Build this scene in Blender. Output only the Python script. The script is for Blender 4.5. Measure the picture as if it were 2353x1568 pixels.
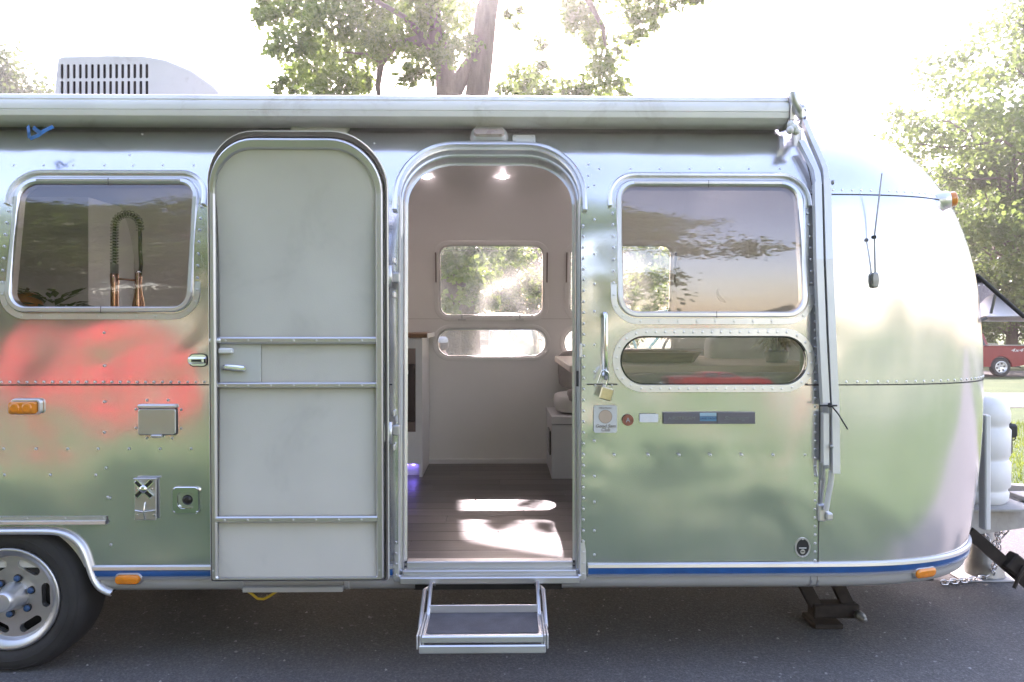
import bpy, math, random
import numpy as np
from mathutils import Vector, Matrix, Euler
from mathutils.geometry import delaunay_2d_cdt

random.seed(7)
rng = np.random.default_rng(7)
R = math.radians
scene = bpy.context.scene
for o in list(bpy.data.objects):
    bpy.data.objects.remove(o)

# ------------------------------------------------------------------ camera, sky, sun, exposure
CAM_Y, CAM_Z, YAW = -3.2, 1.5, 0.0145
FPX, CX, HY, IW, IH = 1728.0, 1176.5, 738.0, 2353.0, 1568.0
cam = bpy.data.cameras.new('camera')
cam.sensor_width = 36.0
cam.lens = 36.0 * FPX / IW
cam.shift_y = -(IH / 2 - HY) / IW
cam.clip_start, cam.clip_end = 0.05, 2000
cam_o = bpy.data.objects.new('camera', cam)
scene.collection.objects.link(cam_o)
cam_o.location = (0, CAM_Y, CAM_Z)
cam_o.rotation_euler = (R(90), 0, -YAW)
scene.camera = cam_o

SUN_EL, SUN_AZ = R(34.3), R(0.7)          # sun stands behind the trailer (+Y), a hair to the right
world = bpy.data.worlds.new('World')
scene.world = world
world.use_nodes = True
nt = world.node_tree
sky = nt.nodes.new('ShaderNodeTexSky')
sky.sky_type = 'NISHITA'
sky.sun_disc = False
sky.sun_elevation = SUN_EL
sky.sun_rotation = SUN_AZ
sky.air_density = 1.65
sky.dust_density = 1.6
sky.ozone_density = 1.0
bg = nt.nodes['Background']
bg.inputs['Strength'].default_value = 0.15
nt.links.new(sky.outputs[0], bg.inputs[0])

sd = bpy.data.lights.new('sun', 'SUN')
sd.energy = 3.8
sd.angle = R(0.5)
sd.color = (1.0, 0.965, 0.91)
sun_o = bpy.data.objects.new('sun', sd)
scene.collection.objects.link(sun_o)
sun_dir = Vector((math.sin(SUN_AZ) * math.cos(SUN_EL), math.cos(SUN_AZ) * math.cos(SUN_EL), math.sin(SUN_EL)))
sun_o.rotation_euler = sun_dir.to_track_quat('Z', 'Y').to_euler()
sun_o.location = (0, 30, 30)

vs = scene.view_settings
vs.view_transform = 'Standard'
vs.look = 'None'
vs.exposure = 2.33
vs.use_white_balance = True
vs.white_balance_temperature = 6600
vs.white_balance_tint = 33
vs.gamma = 1.0
vs.use_curve_mapping = False
scene.cycles.use_denoising = True
scene.cycles.max_bounces = 10
scene.cycles.transparent_max_bounces = 24
scene.cycles.sample_clamp_indirect = 8.0
scene.cycles.caustics_reflective = False
scene.cycles.caustics_refractive = False

# ------------------------------------------------------------------ measuring helpers
CS, SN = math.cos(YAW), math.sin(YAW)
def W(px, py, y):
    """world point on the plane Y=y that the photograph shows at (px, py)"""
    u = (px - CX) / FPX; v = (HY - py) / FPX
    dx = CS * u + SN; dy = CS - SN * u
    t = (y - CAM_Y) / dy
    return Vector((dx * t, y, CAM_Z + v * t))
def D(px, d):                       # x at distance d (depth) for a column
    return W(px, HY, d + CAM_Y).x

ZC, ZT, AW, PN = 1.38, 2.564, 1.20, 3.19
def Yi(z):
    if z <= ZC: return 0.02 * (ZC - z) ** 2
    u = min((z - ZC) / (ZT - ZC), 0.99999)
    return AW * (1 - (1 - u ** PN) ** (1 / PN))
def dY(z):
    return (Yi(z + 1e-3) - Yi(z - 1e-3)) / 2e-3
def P(x, z, off=0.0):               # near side of the shell, off = outward
    s = dY(z); n = Vector((0, -1, s)).normalized()
    return Vector((x, Yi(z), z)) + n * off
def Pn(x, z):
    return Vector((0, -1, dY(z))).normalized()
def PF(x, z, off=0.0):              # far side
    p = P(x, z, off); return Vector((p.x, 2 * AW - p.y, p.z))
def PFn(x, z):
    n = Pn(x, z); return Vector((0, -n.y, n.z))
def S(px, py, off=0.0):
    y = 0.0
    for _ in range(8):
        w = W(px, py, y); y = Yi(min(w.z, 2.5)) - off
    return w
XE, XR = 1.30, -4.3
L0, ZL, QN, CN, NN = 1.144, 1.143, 2.641, 0.166, 3.10
def Lf(z):
    if z <= ZL: return L0 - CN * (ZL - z) ** 2
    v = min((z - ZL) / (ZT - ZL), 0.99999)
    return L0 * (1 - v ** QN) ** (1 / QN)
def cap(th, z, off=0.0, sgn=1):
    """front end cap, th 0 (near seam) .. pi (far seam)"""
    a = AW - Yi(z); L = Lf(z); e = 2 / NN
    s, c = math.sin(th), math.cos(th)
    x = L * abs(s) ** e; y = a * math.copysign(abs(c) ** e, c)
    nx = (abs(x) / L) ** (NN - 1) / L; ny = math.copysign((abs(y) / a) ** (NN - 1) / a, y)
    n = Vector((nx, -ny, 0)).normalized()
    p = Vector((x, AW - y, z)) + n * off
    return Vector((XE + p.x, p.y, z)) if sgn > 0 else Vector((XR - p.x, p.y, z))

# ------------------------------------------------------------------ materials
MATS = {}
def nodes(m):
    m.use_nodes = True
    return m.node_tree, m.node_tree.nodes['Principled BSDF']
def lk(t, a, b): t.links.new(a, b)
def noise(t, scale, detail=4, rough=0.55, stretch=None, dist=0.0):
    tc = t.nodes.new('ShaderNodeTexCoord')
    n = t.nodes.new('ShaderNodeTexNoise')
    n.inputs['Scale'].default_value = scale; n.inputs['Detail'].default_value = detail
    n.inputs['Roughness'].default_value = rough; n.inputs['Distortion'].default_value = dist
    if stretch:
        mp = t.nodes.new('ShaderNodeMapping'); mp.inputs['Scale'].default_value = stretch
        lk(t, tc.outputs['Object'], mp.inputs[0]); lk(t, mp.outputs[0], n.inputs['Vector'])
    else:
        lk(t, tc.outputs['Object'], n.inputs['Vector'])
    return n
def ramp(t, fac, stops):
    r = t.nodes.new('ShaderNodeValToRGB')
    els = r.color_ramp.elements
    while len(els) < len(stops): els.new(0.5)
    for e, (p, c) in zip(els, stops):
        e.position = p; e.color = tuple(c) + (1,) if len(c) == 3 else c
    lk(t, fac, r.inputs[0]); return r
def rng_map(t, v, a, b, c, d):
    m = t.nodes.new('ShaderNodeMapRange')
    m.inputs[1].default_value, m.inputs[2].default_value, m.inputs[3].default_value, m.inputs[4].default_value = a, b, c, d
    lk(t, v, m.inputs[0]); return m.outputs[0]
def bump(t, h, strength, dist, prev=None):
    b = t.nodes.new('ShaderNodeBump'); b.inputs['Strength'].default_value = strength; b.inputs['Distance'].default_value = dist
    lk(t, h, b.inputs['Height'])
    if prev is not None: lk(t, prev, b.inputs['Normal'])
    return b.outputs[0]
def mat(name, col, rough=0.5, metal=0.0, var=0.12, vs_=6.0, bmp=0.0, bs=60.0, emit=None, estr=0.0, coat=0.0, trans=0.0, stretch=None, spec=None):
    """procedural: base colour varied by noise, roughness varied, optional bump"""
    if name in MATS: return MATS[name]
    m = bpy.data.materials.new(name); t, b = nodes(m)
    n = noise(t, vs_, 5, 0.6, stretch)
    lo = [max(0, c * (1 - var)) for c in col]; hi = [min(1, c * (1 + var)) for c in col]
    r = ramp(t, n.outputs['Fac'], [(0.3, lo), (0.7, hi)])
    lk(t, r.outputs[0], b.inputs['Base Color'])
    lk(t, rng_map(t, n.outputs['Fac'], 0.3, 0.7, max(0.02, rough * 0.85), min(1, rough * 1.15)), b.inputs['Roughness'])
    b.inputs['Metallic'].default_value = metal
    if spec is not None: b.inputs['Specular IOR Level'].default_value = spec
    if coat: b.inputs['Coat Weight'].default_value = coat; b.inputs['Coat Roughness'].default_value = 0.08
    if bmp:
        n2 = noise(t, bs, 3, 0.6)
        lk(t, bump(t, n2.outputs['Fac'], 1.0, bmp), b.inputs['Normal'])
    if emit: b.inputs['Emission Color'].default_value = tuple(emit) + (1,); b.inputs['Emission Strength'].default_value = estr
    MATS[name] = m
    return m

def aluminium(name, base, r0, r1, wave, metal=1.0):
    m = bpy.data.materials.new(name); t, b = nodes(m)
    b.inputs['Metallic'].default_value = metal
    big = noise(t, 1.3, 2, 0.5, None, 0.4)
    blot = noise(t, 2.2, 2, 0.5)
    fine = noise(t, 26.0, 3, 0.7, (1.0, 1.0, 0.06))
    fine2 = noise(t, 40.0, 3, 0.7, (0.05, 1.0, 1.0))
    mx = t.nodes.new('ShaderNodeMath'); mx.operation = 'ADD'
    lk(t, fine.outputs['Fac'], mx.inputs[0]); lk(t, fine2.outputs['Fac'], mx.inputs[1])
    cr = ramp(t, blot.outputs['Fac'], [(0.25, [c * 0.90 for c in base]), (0.5, base), (0.78, [min(1, c * 1.04) for c in base])])
    lk(t, cr.outputs[0], b.inputs['Base Color'])
    ra = t.nodes.new('ShaderNodeMath'); ra.operation = 'MULTIPLY_ADD'
    lk(t, mx.outputs[0], ra.inputs[0]); ra.inputs[1].default_value = (r1 - r0) * 0.8; ra.inputs[2].default_value = r0 - (r1 - r0) * 0.3
    lk(t, ra.outputs[0], b.inputs['Roughness'])
    nb = bump(t, big.outputs['Fac'], 1.0, wave)
    lk(t, nb, b.inputs['Normal'])
    MATS[name] = m
    return m

M_SKIN = aluminium('polished_aluminium_skin', (0.765, 0.77, 0.785), 0.145, 0.225, 0.034, metal=0.89)
M_TRIM = aluminium('aluminium_trim', (0.74, 0.74, 0.75), 0.28, 0.45, 0.004, metal=0.82)
M_DULL = aluminium('dull_aluminium', (0.60, 0.60, 0.61), 0.34, 0.52, 0.006)
M_BELLY = None
M_CHROME = aluminium('chrome', (0.85, 0.85, 0.86), 0.04, 0.10, 0.0)
M_BELLY = mat('grey_painted_belly_metal', (0.50, 0.50, 0.505), 0.42, 0.2, 0.1, 3.5, 0.0004, 30)
M_WHITE_PAINT = mat('white_paint', (0.78, 0.78, 0.78), 0.4, 0, 0.03, 3)
M_PLASTIC_W = mat('weathered_white_plastic', (0.72, 0.71, 0.71), 0.45, 0, 0.05, 2.5)
M_BLACK = mat('black_rubber', (0.018, 0.018, 0.019), 0.6, 0, 0.3, 12, 0.0006, 90)
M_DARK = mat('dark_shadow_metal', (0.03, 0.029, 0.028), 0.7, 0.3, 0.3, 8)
M_TYRE = mat('tyre_rubber', (0.028, 0.027, 0.027), 0.72, 0, 0.35, 7, 0.0008, 120)
M_SEAL = mat('grey_brown_seal', (0.10, 0.088, 0.085), 0.55, 0, 0.25, 9)
M_GAP = mat('dark_joint_sealant', (0.07, 0.068, 0.066), 0.7, 0, 0.3, 30)
M_BLUE = mat('blue_vinyl_insert', (0.012, 0.10, 0.33), 0.35, 0, 0.22, 7, coat=0.3)
M_AMBER = mat('amber_lens', (0.80, 0.24, 0.012), 0.14, 0, 0.15, 22, 0.0008, 60, coat=0.7)
M_RUSTY = mat('rusty_black_steel', (0.035, 0.027, 0.022), 0.7, 0.4, 0.6, 14, 0.001, 60)
M_STEEL = mat('grey_galvanised_steel', (0.34, 0.34, 0.33), 0.5, 0.75, 0.25, 9, 0.0006, 70)
M_TONGUE = mat('grey_painted_frame_steel', (0.33, 0.32, 0.30), 0.6, 0.1, 0.25, 8, 0.0008, 40)
M_ZINC = mat('zinc_chain', (0.66, 0.66, 0.67), 0.25, 1.0, 0.1, 30)
M_BRASS = mat('brass', (0.62, 0.55, 0.36), 0.35, 1.0, 0.15, 30)
M_COPPER = mat('copper_faucet', (0.55, 0.30, 0.20), 0.22, 1.0, 0.08, 12)
M_CLOTH_G = mat('grey_brown_fabric', (0.38, 0.345, 0.325), 0.9, 0, 0.12, 12, 0.002, 220)
M_CLOTH_W = mat('white_fabric', (0.72, 0.71, 0.69), 0.9, 0, 0.06, 8, 0.002, 180)
M_WALL = mat('white_interior_wall', (0.78, 0.77, 0.745), 0.55, 0, 0.03, 2.0, 0.0003, 40)
M_CAB = mat('white_cabinet_laminate', (0.74, 0.74, 0.745), 0.35, 0, 0.03, 3)
def grimy(name, col, dirt, rough, metal=0.0, grain=260.0, gd=0.0007, lo=0.30, hi=0.42, sc=1.6, amt=1.0):
    """a surface with patches of grime or rust that have their own shape"""
    m = bpy.data.materials.new(name); t, b = nodes(m); a = noise(t, sc, 6, 0.68, None, 0.5); c = noise(t, 3.0, 3, 0.5); g = noise(t, grain, 2, 0.6)
    r1 = ramp(t, c.outputs['Fac'], [(0.3, [k * .93 for k in col]), (0.7, [min(1, k * 1.05) for k in col])])
    r2 = ramp(t, a.outputs['Fac'], [(lo, (amt,) * 3), (hi, (0, 0, 0))])
    mx = t.nodes.new('ShaderNodeMix'); mx.data_type = 'RGBA'; lk(t, r2.outputs[0], mx.inputs[0]); lk(t, r1.outputs[0], mx.inputs[6]); mx.inputs[7].default_value = tuple(dirt) + (1,)
    lk(t, mx.outputs[2], b.inputs['Base Color']); b.inputs['Roughness'].default_value = rough; b.inputs['Metallic'].default_value = metal
    lk(t, bump(t, g.outputs['Fac'], 1.0, gd), b.inputs['Normal']); MATS[name] = m; return m
M_DOORP = grimy('pebbled_grey_door_panel', (0.58, 0.56, 0.52), (0.42, 0.41, 0.385), 0.6, 0, 260, .0005, .32, .47, 3.0, .38)
M_BELLY = grimy('grey_painted_belly_metal', (0.48, 0.48, 0.485), (0.26, 0.15, 0.08), 0.45, 0.2, 30, .0004, .26, .36, 5.0, .7)
M_DOORP2 = mat('smooth_pale_door_plate', (0.56, 0.565, 0.55), 0.5, 0, 0.05, 4)
M_OVEN = mat('brown_black_oven_glass', (0.035, 0.026, 0.024), 0.12, 0, 0.2, 3)
M_OVENTRIM = mat('bronze_oven_trim', (0.20, 0.155, 0.14), 0.35, 0.5, 0.1, 6)
M_LAMP = mat('lit_downlight', (1, 1, 1), 0.5, 0, 0, 1, emit=(1, 0.96, 0.92), estr=34)
M_LED = mat('lit_violet_led', (0.3, 0.25, 0.9), 0.5, 0, 0, 1, emit=(0.25, 0.2, 1.0), estr=5)

def wood(name, c1, c2, rough, scale, axis):
    m = bpy.data.materials.new(name); t, b = nodes(m)
    st = [scale * 9] * 3; st[axis] = scale * 0.6
    oi = t.nodes.new('ShaderNodeObjectInfo')
    tc = t.nodes.new('ShaderNodeTexCoord')
    ad = t.nodes.new('ShaderNodeVectorMath'); ad.operation = 'MULTIPLY_ADD'
    cmb = t.nodes.new('ShaderNodeCombineXYZ')
    for k in range(3): lk(t, oi.outputs['Random'], cmb.inputs[k])
    ad.inputs[1].default_value = (1, 1, 1)
    sc_ = t.nodes.new('ShaderNodeVectorMath'); sc_.operation = 'SCALE'; sc_.inputs['Scale'].default_value = 37.0
    lk(t, cmb.outputs[0], sc_.inputs[0])
    lk(t, tc.outputs['Object'], ad.inputs[0]); lk(t, sc_.outputs[0], ad.inputs[2])
    mp = t.nodes.new('ShaderNodeMapping'); mp.inputs['Scale'].default_value = st
    lk(t, ad.outputs[0], mp.inputs[0])
    n = t.nodes.new('ShaderNodeTexNoise'); n.inputs['Scale'].default_value = 1; n.inputs['Detail'].default_value = 8; n.inputs['Roughness'].default_value = 0.65; n.inputs['Distortion'].default_value = 0.6
    lk(t, mp.outputs[0], n.inputs['Vector'])
    r = ramp(t, n.outputs['Fac'], [(0.28, c1), (0.52, [(a + d) / 2 for a, d in zip(c1, c2)]), (0.74, c2)])
    hv = t.nodes.new('ShaderNodeHueSaturation'); lk(t, r.outputs[0], hv.inputs['Color'])
    lk(t, rng_map(t, oi.outputs['Random'], 0, 1, 0.72, 1.3), hv.inputs['Value'])
    lk(t, hv.outputs[0], b.inputs['Base Color'])
    b.inputs['Roughness'].default_value = rough
    lk(t, bump(t, n.outputs['Fac'], 0.5, 0.0006), b.inputs['Normal'])
    MATS[name] = m; return m
M_PLANK = wood('dark_brown_plank_vinyl', (0.042, 0.035, 0.032), (0.125, 0.105, 0.096), 0.34, 1.5, 0)
M_WOOD = wood('warm_butcher_block', (0.22, 0.10, 0.045), (0.42, 0.24, 0.12), 0.45, 2.0, 0)
M_TABLE = wood('pale_table_wood', (0.42, 0.33, 0.26), (0.62, 0.52, 0.43), 0.45, 2.0, 0)
M_TRAY = wood('worn_brown_tray_wood', (0.20, 0.12, 0.07), (0.45, 0.30, 0.18), 0.6, 3.0, 0)

def glass_mat(name, tint, refl, dust=0.0):
    m = bpy.data.materials.new(name); m.use_nodes = True; t = m.node_tree
    t.nodes.remove(t.nodes['Principled BSDF']); out = t.nodes['Material Output']
    tr = t.nodes.new('ShaderNodeBsdfTransparent'); tr.inputs[0].default_value = tuple(tint) + (1,)
    gl = t.nodes.new('ShaderNodeBsdfGlossy'); gl.inputs['Roughness'].default_value = 0.015; gl.inputs['Color'].default_value = (1, 1, 1, 1)
    w = noise(t, 3.0, 1, 0.4, (0.5, 1, 2.2)); lk(t, bump(t, w.outputs['Fac'], 1.0, 0.0016), gl.inputs['Normal'])
    fr = t.nodes.new('ShaderNodeFresnel'); fr.inputs[0].default_value = 1.5
    ad = t.nodes.new('ShaderNodeMath'); ad.operation = 'ADD'; ad.use_clamp = True
    lk(t, fr.outputs[0], ad.inputs[0]); ad.inputs[1].default_value = refl
    mx = t.nodes.new('ShaderNodeMixShader'); lk(t, ad.outputs[0], mx.inputs[0]); lk(t, tr.outputs[0], mx.inputs[1]); lk(t, gl.outputs[0], mx.inputs[2])
    res = mx
    if dust:
        tl = t.nodes.new('ShaderNodeBsdfTranslucent'); tl.inputs[0].default_value = (0.8, 0.78, 0.72, 1)
        n = noise(t, 160, 2, 0.8); n2 = noise(t, 3.5, 4, 0.6)
        ml = t.nodes.new('ShaderNodeMath'); ml.operation = 'MULTIPLY'
        lk(t, rng_map(t, n.outputs['Fac'], 0.45, 0.75, 0.35, 1.0), ml.inputs[0]); lk(t, rng_map(t, n2.outputs['Fac'], 0.3, 0.7, 0.3 * dust, 1.5 * dust), ml.inputs[1])
        m2 = t.nodes.new('ShaderNodeMixShader'); lk(t, ml.outputs[0], m2.inputs[0]); lk(t, mx.outputs[0], m2.inputs[1]); lk(t, tl.outputs[0], m2.inputs[2])
        res = m2
    lk(t, res.outputs[0], out.inputs[0]); MATS[name] = m; return m
M_GLASS = glass_mat('tinted_window_glass', (0.88, 0.88, 0.86), 0.075)
M_DUSTY = glass_mat('dusty_window_glass', (0.92, 0.92, 0.90), 0.02, 0.30)

def leaf_mat(name, c1, c2, tr):
    m = bpy.data.materials.new(name); m.use_nodes = True; t = m.node_tree
    b = t.nodes['Principled BSDF']; out = t.nodes['Material Output']
    n = noise(t, 1.7, 4, 0.7); n2 = noise(t, 30, 1, 0.5)
    ad = t.nodes.new('ShaderNodeMath'); ad.operation = 'MULTIPLY_ADD'; lk(t, n2.outputs['Fac'], ad.inputs[0]); ad.inputs[1].default_value = 0.5
    h = t.nodes.new('ShaderNodeMath'); h.operation = 'MULTIPLY'; lk(t, n.outputs['Fac'], h.inputs[0]); h.inputs[1].default_value = 0.5
    lk(t, h.outputs[0], ad.inputs[2])
    r = ramp(t, ad.outputs[0], [(0.36, c1), (0.64, c2)])
    lk(t, r.outputs[0], b.inputs['Base Color']); b.inputs['Roughness'].default_value = 0.42
    tl = t.nodes.new('ShaderNodeBsdfTranslucent')
    hs = t.nodes.new('ShaderNodeHueSaturation'); hs.inputs['Value'].default_value = 2.6; hs.inputs['Hue'].default_value = 0.485
    lk(t, r.outputs[0], hs.inputs['Color']); lk(t, hs.outputs[0], tl.inputs[0])
    mx = t.nodes.new('ShaderNodeMixShader'); mx.inputs[0].default_value = tr
    lk(t, b.outputs[0], mx.inputs[1]); lk(t, tl.outputs[0], mx.inputs[2]); lk(t, mx.outputs[0], out.inputs[0])
    MATS[name] = m; return m
M_LEAF = leaf_mat('tree_leaf', (0.045, 0.085, 0.016), (0.11, 0.16, 0.035), 0.6)
M_LEAF2 = leaf_mat('maple_leaf', (0.05, 0.095, 0.02), (0.12, 0.17, 0.045), 0.45)
M_LEAF3 = leaf_mat('dark_leaf', (0.035, 0.06, 0.014), (0.075, 0.11, 0.03), 0.35)
M_GRASSB = leaf_mat('grass_blade', (0.06, 0.10, 0.012), (0.13, 0.17, 0.03), 0.35)
M_BARK = mat('grey_brown_bark', (0.16, 0.12, 0.095), 0.9, 0, 0.35, 10, 0.02, 22, stretch=(1, 1, 0.2))

# ------------------------------------------------------------------ mesh helpers
COL = scene.collection
def link(name, me, parent=None):
    o = bpy.data.objects.new(name, me); COL.objects.link(o)
    if parent is not None:
        o.parent = parent
        o.matrix_parent_inverse = parent_world(parent).inverted()
    return o
def parent_world(p):
    m = p.matrix_basis.copy()
    if p.parent is not None: m = parent_world(p.parent) @ p.matrix_parent_inverse @ m
    return m
def thing(name, label, cat, loc=(0, 0, 0), group=None):
    o = bpy.data.objects.new(name, None); COL.objects.link(o); o.location = loc; o.empty_display_size = 0.2
    return tag(o, label, cat, group)
def tag(o, label=None, cat=None, group=None, kind=None):
    if label: o['label'] = label
    if cat: o['category'] = cat
    if group: o['group'] = group
    if kind: o['kind'] = kind
    return o
class MB:
    def __init__(s): s.v = []; s.f = []; s.sm = []; s.mi = []
    def add(s, v, f, smooth=False, mi=0):
        b = len(s.v); s.v += [tuple(p) for p in v]; s.f += [[i + b for i in q] for q in f]
        s.sm += [smooth] * len(f); s.mi += [mi] * len(f); return s
    def box(s, x0, x1, y0, y1, z0, z1, bev=0.0, mi=0, xf=None):
        x0, x1 = min(x0, x1), max(x0, x1); y0, y1 = min(y0, y1), max(y0, y1); z0, z1 = min(z0, z1), max(z0, z1)
        if bev <= 0:
            v = [(x, y, z) for z in (z0, z1) for y in (y0, y1) for x in (x0, x1)]
            f = [(0, 2, 3, 1), (4, 5, 7, 6), (0, 1, 5, 4), (2, 6, 7, 3), (0, 4, 6, 2), (1, 3, 7, 5)]
        else:
            bev = min(bev, (x1 - x0) * .45, (y1 - y0) * .45, (z1 - z0) * .45)
            v = []; idx = {}
            for ix, x in enumerate((x0, x1)):
                for iy, y in enumerate((y0, y1)):
                    for iz, z in enumerate((z0, z1)):
                        sx, sy, sz = (1 if ix == 0 else -1), (1 if iy == 0 else -1), (1 if iz == 0 else -1)
                        for ax in range(3):
                            p = [x + sx * bev, y + sy * bev, z + sz * bev]
                            p[ax] = (x, y, z)[ax]
                            idx[(ix, iy, iz, ax)] = len(v); v.append(tuple(p))
            f = []
            g = lambda a, b, c, ax: idx[(a, b, c, ax)]
            for k in (0, 1):
                f.append([g(k, 0, 0, 0), g(k, 1, 0, 0), g(k, 1, 1, 0), g(k, 0, 1, 0)])
                f.append([g(0, k, 0, 1), g(1, k, 0, 1), g(1, k, 1, 1), g(0, k, 1, 1)])
                f.append([g(0, 0, k, 2), g(1, 0, k, 2), g(1, 1, k, 2), g(0, 1, k, 2)])
            for a in (0, 1):
                for b in (0, 1):
                    f.append([g(a, b, 0, 0), g(a, b, 0, 1), g(a, b, 1, 1), g(a, b, 1, 0)])
                    f.append([g(a, 0, b, 0), g(a, 0, b, 2), g(a, 1, b, 2), g(a, 1, b, 0)])
                    f.append([g(0, a, b, 1), g(0, a, b, 2), g(1, a, b, 2), g(1, a, b, 1)])
                    for c in (0, 1): f.append([g(a, b, c, 0), g(a, b, c, 1), g(a, b, c, 2)])
        if xf is not None: v = [xf @ Vector(p) for p in v]
        return s.add(v, f, False, mi)
    def loft(s, loops, closed=True, cap0=False, cap1=False, smooth=True, mi=0):
        n = len(loops[0]); v = [p for l in loops for p in l]; f = []
        for i in range(len(loops) - 1):
            for j in range(n if closed else n - 1):
                k = (j + 1) % n
                f.append((i * n + j, i * n + k, (i + 1) * n + k, (i + 1) * n + j))
        s.add(v, f, smooth, mi)
        if cap0: s.add(loops[0], [list(range(n))[::-1]], False, mi)
        if cap1: s.add(loops[-1], [list(range(n))], False, mi)
        return s
    def tube(s, pts, r, n=8, caps=True, smooth=True, mi=0, closed=False):
        pts = [Vector(p) for p in pts]; rs = r if isinstance(r, (list, tuple)) else [r] * len(pts)
        loops = []; up = None; m = len(pts)
        for i, p in enumerate(pts):
            if closed: d = pts[(i + 1) % m] - pts[i - 1]
            else: d = pts[min(i + 1, m - 1)] - pts[max(i - 1, 0)]
            d = d.normalized() if d.length > 1e-9 else Vector((0, 0, 1))
            if up is None: up = Vector((0, 0, 1)) if abs(d.z) < 0.9 else Vector((1, 0, 0))
            a = d.cross(up)
            if a.length < 1e-6: a = d.cross(Vector((0.3, 1, 0.2)))
            a.normalize(); b = a.cross(d).normalized(); up = b
            loops.append([p + (a * math.cos(2 * math.pi * k / n) + b * math.sin(2 * math.pi * k / n)) * rs[i] for k in range(n)])
        if closed: loops.append(loops[0]); caps = False
        return s.loft(loops, True, caps, caps, smooth, mi)
    def lathe(s, prof, c, ax='z', n=32, smooth=True, mi=0, a0=0.0, xf=None):
        c = Vector(c); loops = []
        for r, h in prof:
            l = []
            for k in range(n):
                a = a0 + 2 * math.pi * k / n; u, w = r * math.cos(a), r * math.sin(a)
                p = {'z': Vector((u, w, h)), 'y': Vector((u, h, w)), 'x': Vector((h, u, w))}[ax]
                if xf is not None: p = xf @ p
                l.append(c + p)
            loops.append(l)
        return s.loft(loops, True, False, False, smooth, mi)
    def build(s, name, m, parent=None, sharp=None):
        me = bpy.data.meshes.new(name); me.from_pydata(s.v, [], s.f)
        ms = m if isinstance(m, (list, tuple)) else [m]
        for x in ms: me.materials.append(x)
        me.polygons.foreach_set('use_smooth', s.sm)
        if len(ms) > 1: me.polygons.foreach_set('material_index', s.mi)
        me.update()
        if sharp: me.set_sharp_from_angle(angle=R(sharp))
        return link(name, me, parent)
def boxo(name, m, parent, *a, **k): return MB().box(*a, **k).build(name, m, parent)
def rr(x0, x1, z0, z1, rt, rb=None, n=9):
    """rounded rectangle, counter-clockwise from lower right"""
    rb = rt if rb is None else rb; out = []
    for cx, cz, r, a0 in ((x1 - rb, z0 + rb, rb, -90), (x1 - rt, z1 - rt, rt, 0), (x0 + rt, z1 - rt, rt, 90), (x0 + rb, z0 + rb, rb, 180)):
        for k in range(n):
            a = R(a0 + 90 * k / (n - 1)); out.append((cx + r * math.cos(a), cz + r * math.sin(a)))
    return out
def dens(ol, step=0.06):
    out = []
    for i, a in enumerate(ol):
        b = ol[(i + 1) % len(ol)]; d = math.dist(a, b); k = max(1, int(d / step))
        for j in range(k): out.append((a[0] + (b[0] - a[0]) * j / k, a[1] + (b[1] - a[1]) * j / k))
    return out
def inside(p, ol):
    x, y = p; c = False; j = len(ol) - 1
    for i in range(len(ol)):
        xi, yi = ol[i]; xj, yj = ol[j]
        if (yi > y) != (yj > y) and x < (xj - xi) * (y - yi) / (yj - yi) + xi: c = not c
        j = i
    return c
def sheet(name, outer, holes, fp, fn, m, parent=None, gx=0.07, gz=0.035, flip=False):
    """a 2-D outline with real openings, laid on a curved surface, with that surface's normals"""
    loops = [dens(outer)] + [dens(h) for h in holes]
    V = []; Eg = []
    for l in loops:
        b = len(V); V += [Vector(p) for p in l]; Eg += [(b + i, b + (i + 1) % len(l)) for i in range(len(l))]
    B = np.array([tuple(v) for v in V])
    xs = [p[0] for p in loops[0]]; zs = [p[1] for p in loops[0]]
    for x in np.arange(min(xs) + gx / 2, max(xs), gx):
        for z in np.arange(min(zs) + gz / 2, max(zs), gz):
            if not inside((x, z), loops[0]) or any(inside((x, z), h) for h in loops[1:]): continue
            if np.min(np.abs(B[:, 0] - x) / gx + np.abs(B[:, 1] - z) / gz) < 0.45: continue
            V.append(Vector((x, z)))
    vo, _, fo = delaunay_2d_cdt(V, Eg, [], 0, 1e-6)[:3]
    F = []
    for f in fo:
        c = (sum(vo[i].x for i in f) / 3, sum(vo[i].y for i in f) / 3)
        if inside(c, loops[0]) and not any(inside(c, h) for h in loops[1:]): F.append(list(f)[::-1] if flip else list(f))
    me = bpy.data.meshes.new(name)
    me.from_pydata([fp(v.x, v.y) for v in vo], [], F); me.materials.append(m)
    me.polygons.foreach_set('use_smooth', [True] * len(F)); me.update()
    me.normals_split_custom_set_from_vertices([fn(v.x, v.y) for v in vo])
    return link(name, me, parent)
def ring(mb, outline_prof, fp, smooth=False, mi=0):
    """outline_prof: list of (outline, off); lofted on surface fp(x, z, off)"""
    mb.loft([[fp(x, z, off) for x, z in ol] for ol, off in outline_prof], True, False, False, smooth, mi); return mb
def inset(ol, d, cx=None, cz=None):
    n = len(ol); out = []
    for i in range(n):
        a = Vector(ol[i - 1]); b = Vector(ol[(i + 1) % n]); t = (b - a)
        t = t.normalized() if t.length > 1e-9 else Vector((1, 0))
        out.append((ol[i][0] - t.y * d, ol[i][1] + t.x * d))
    return out
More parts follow.
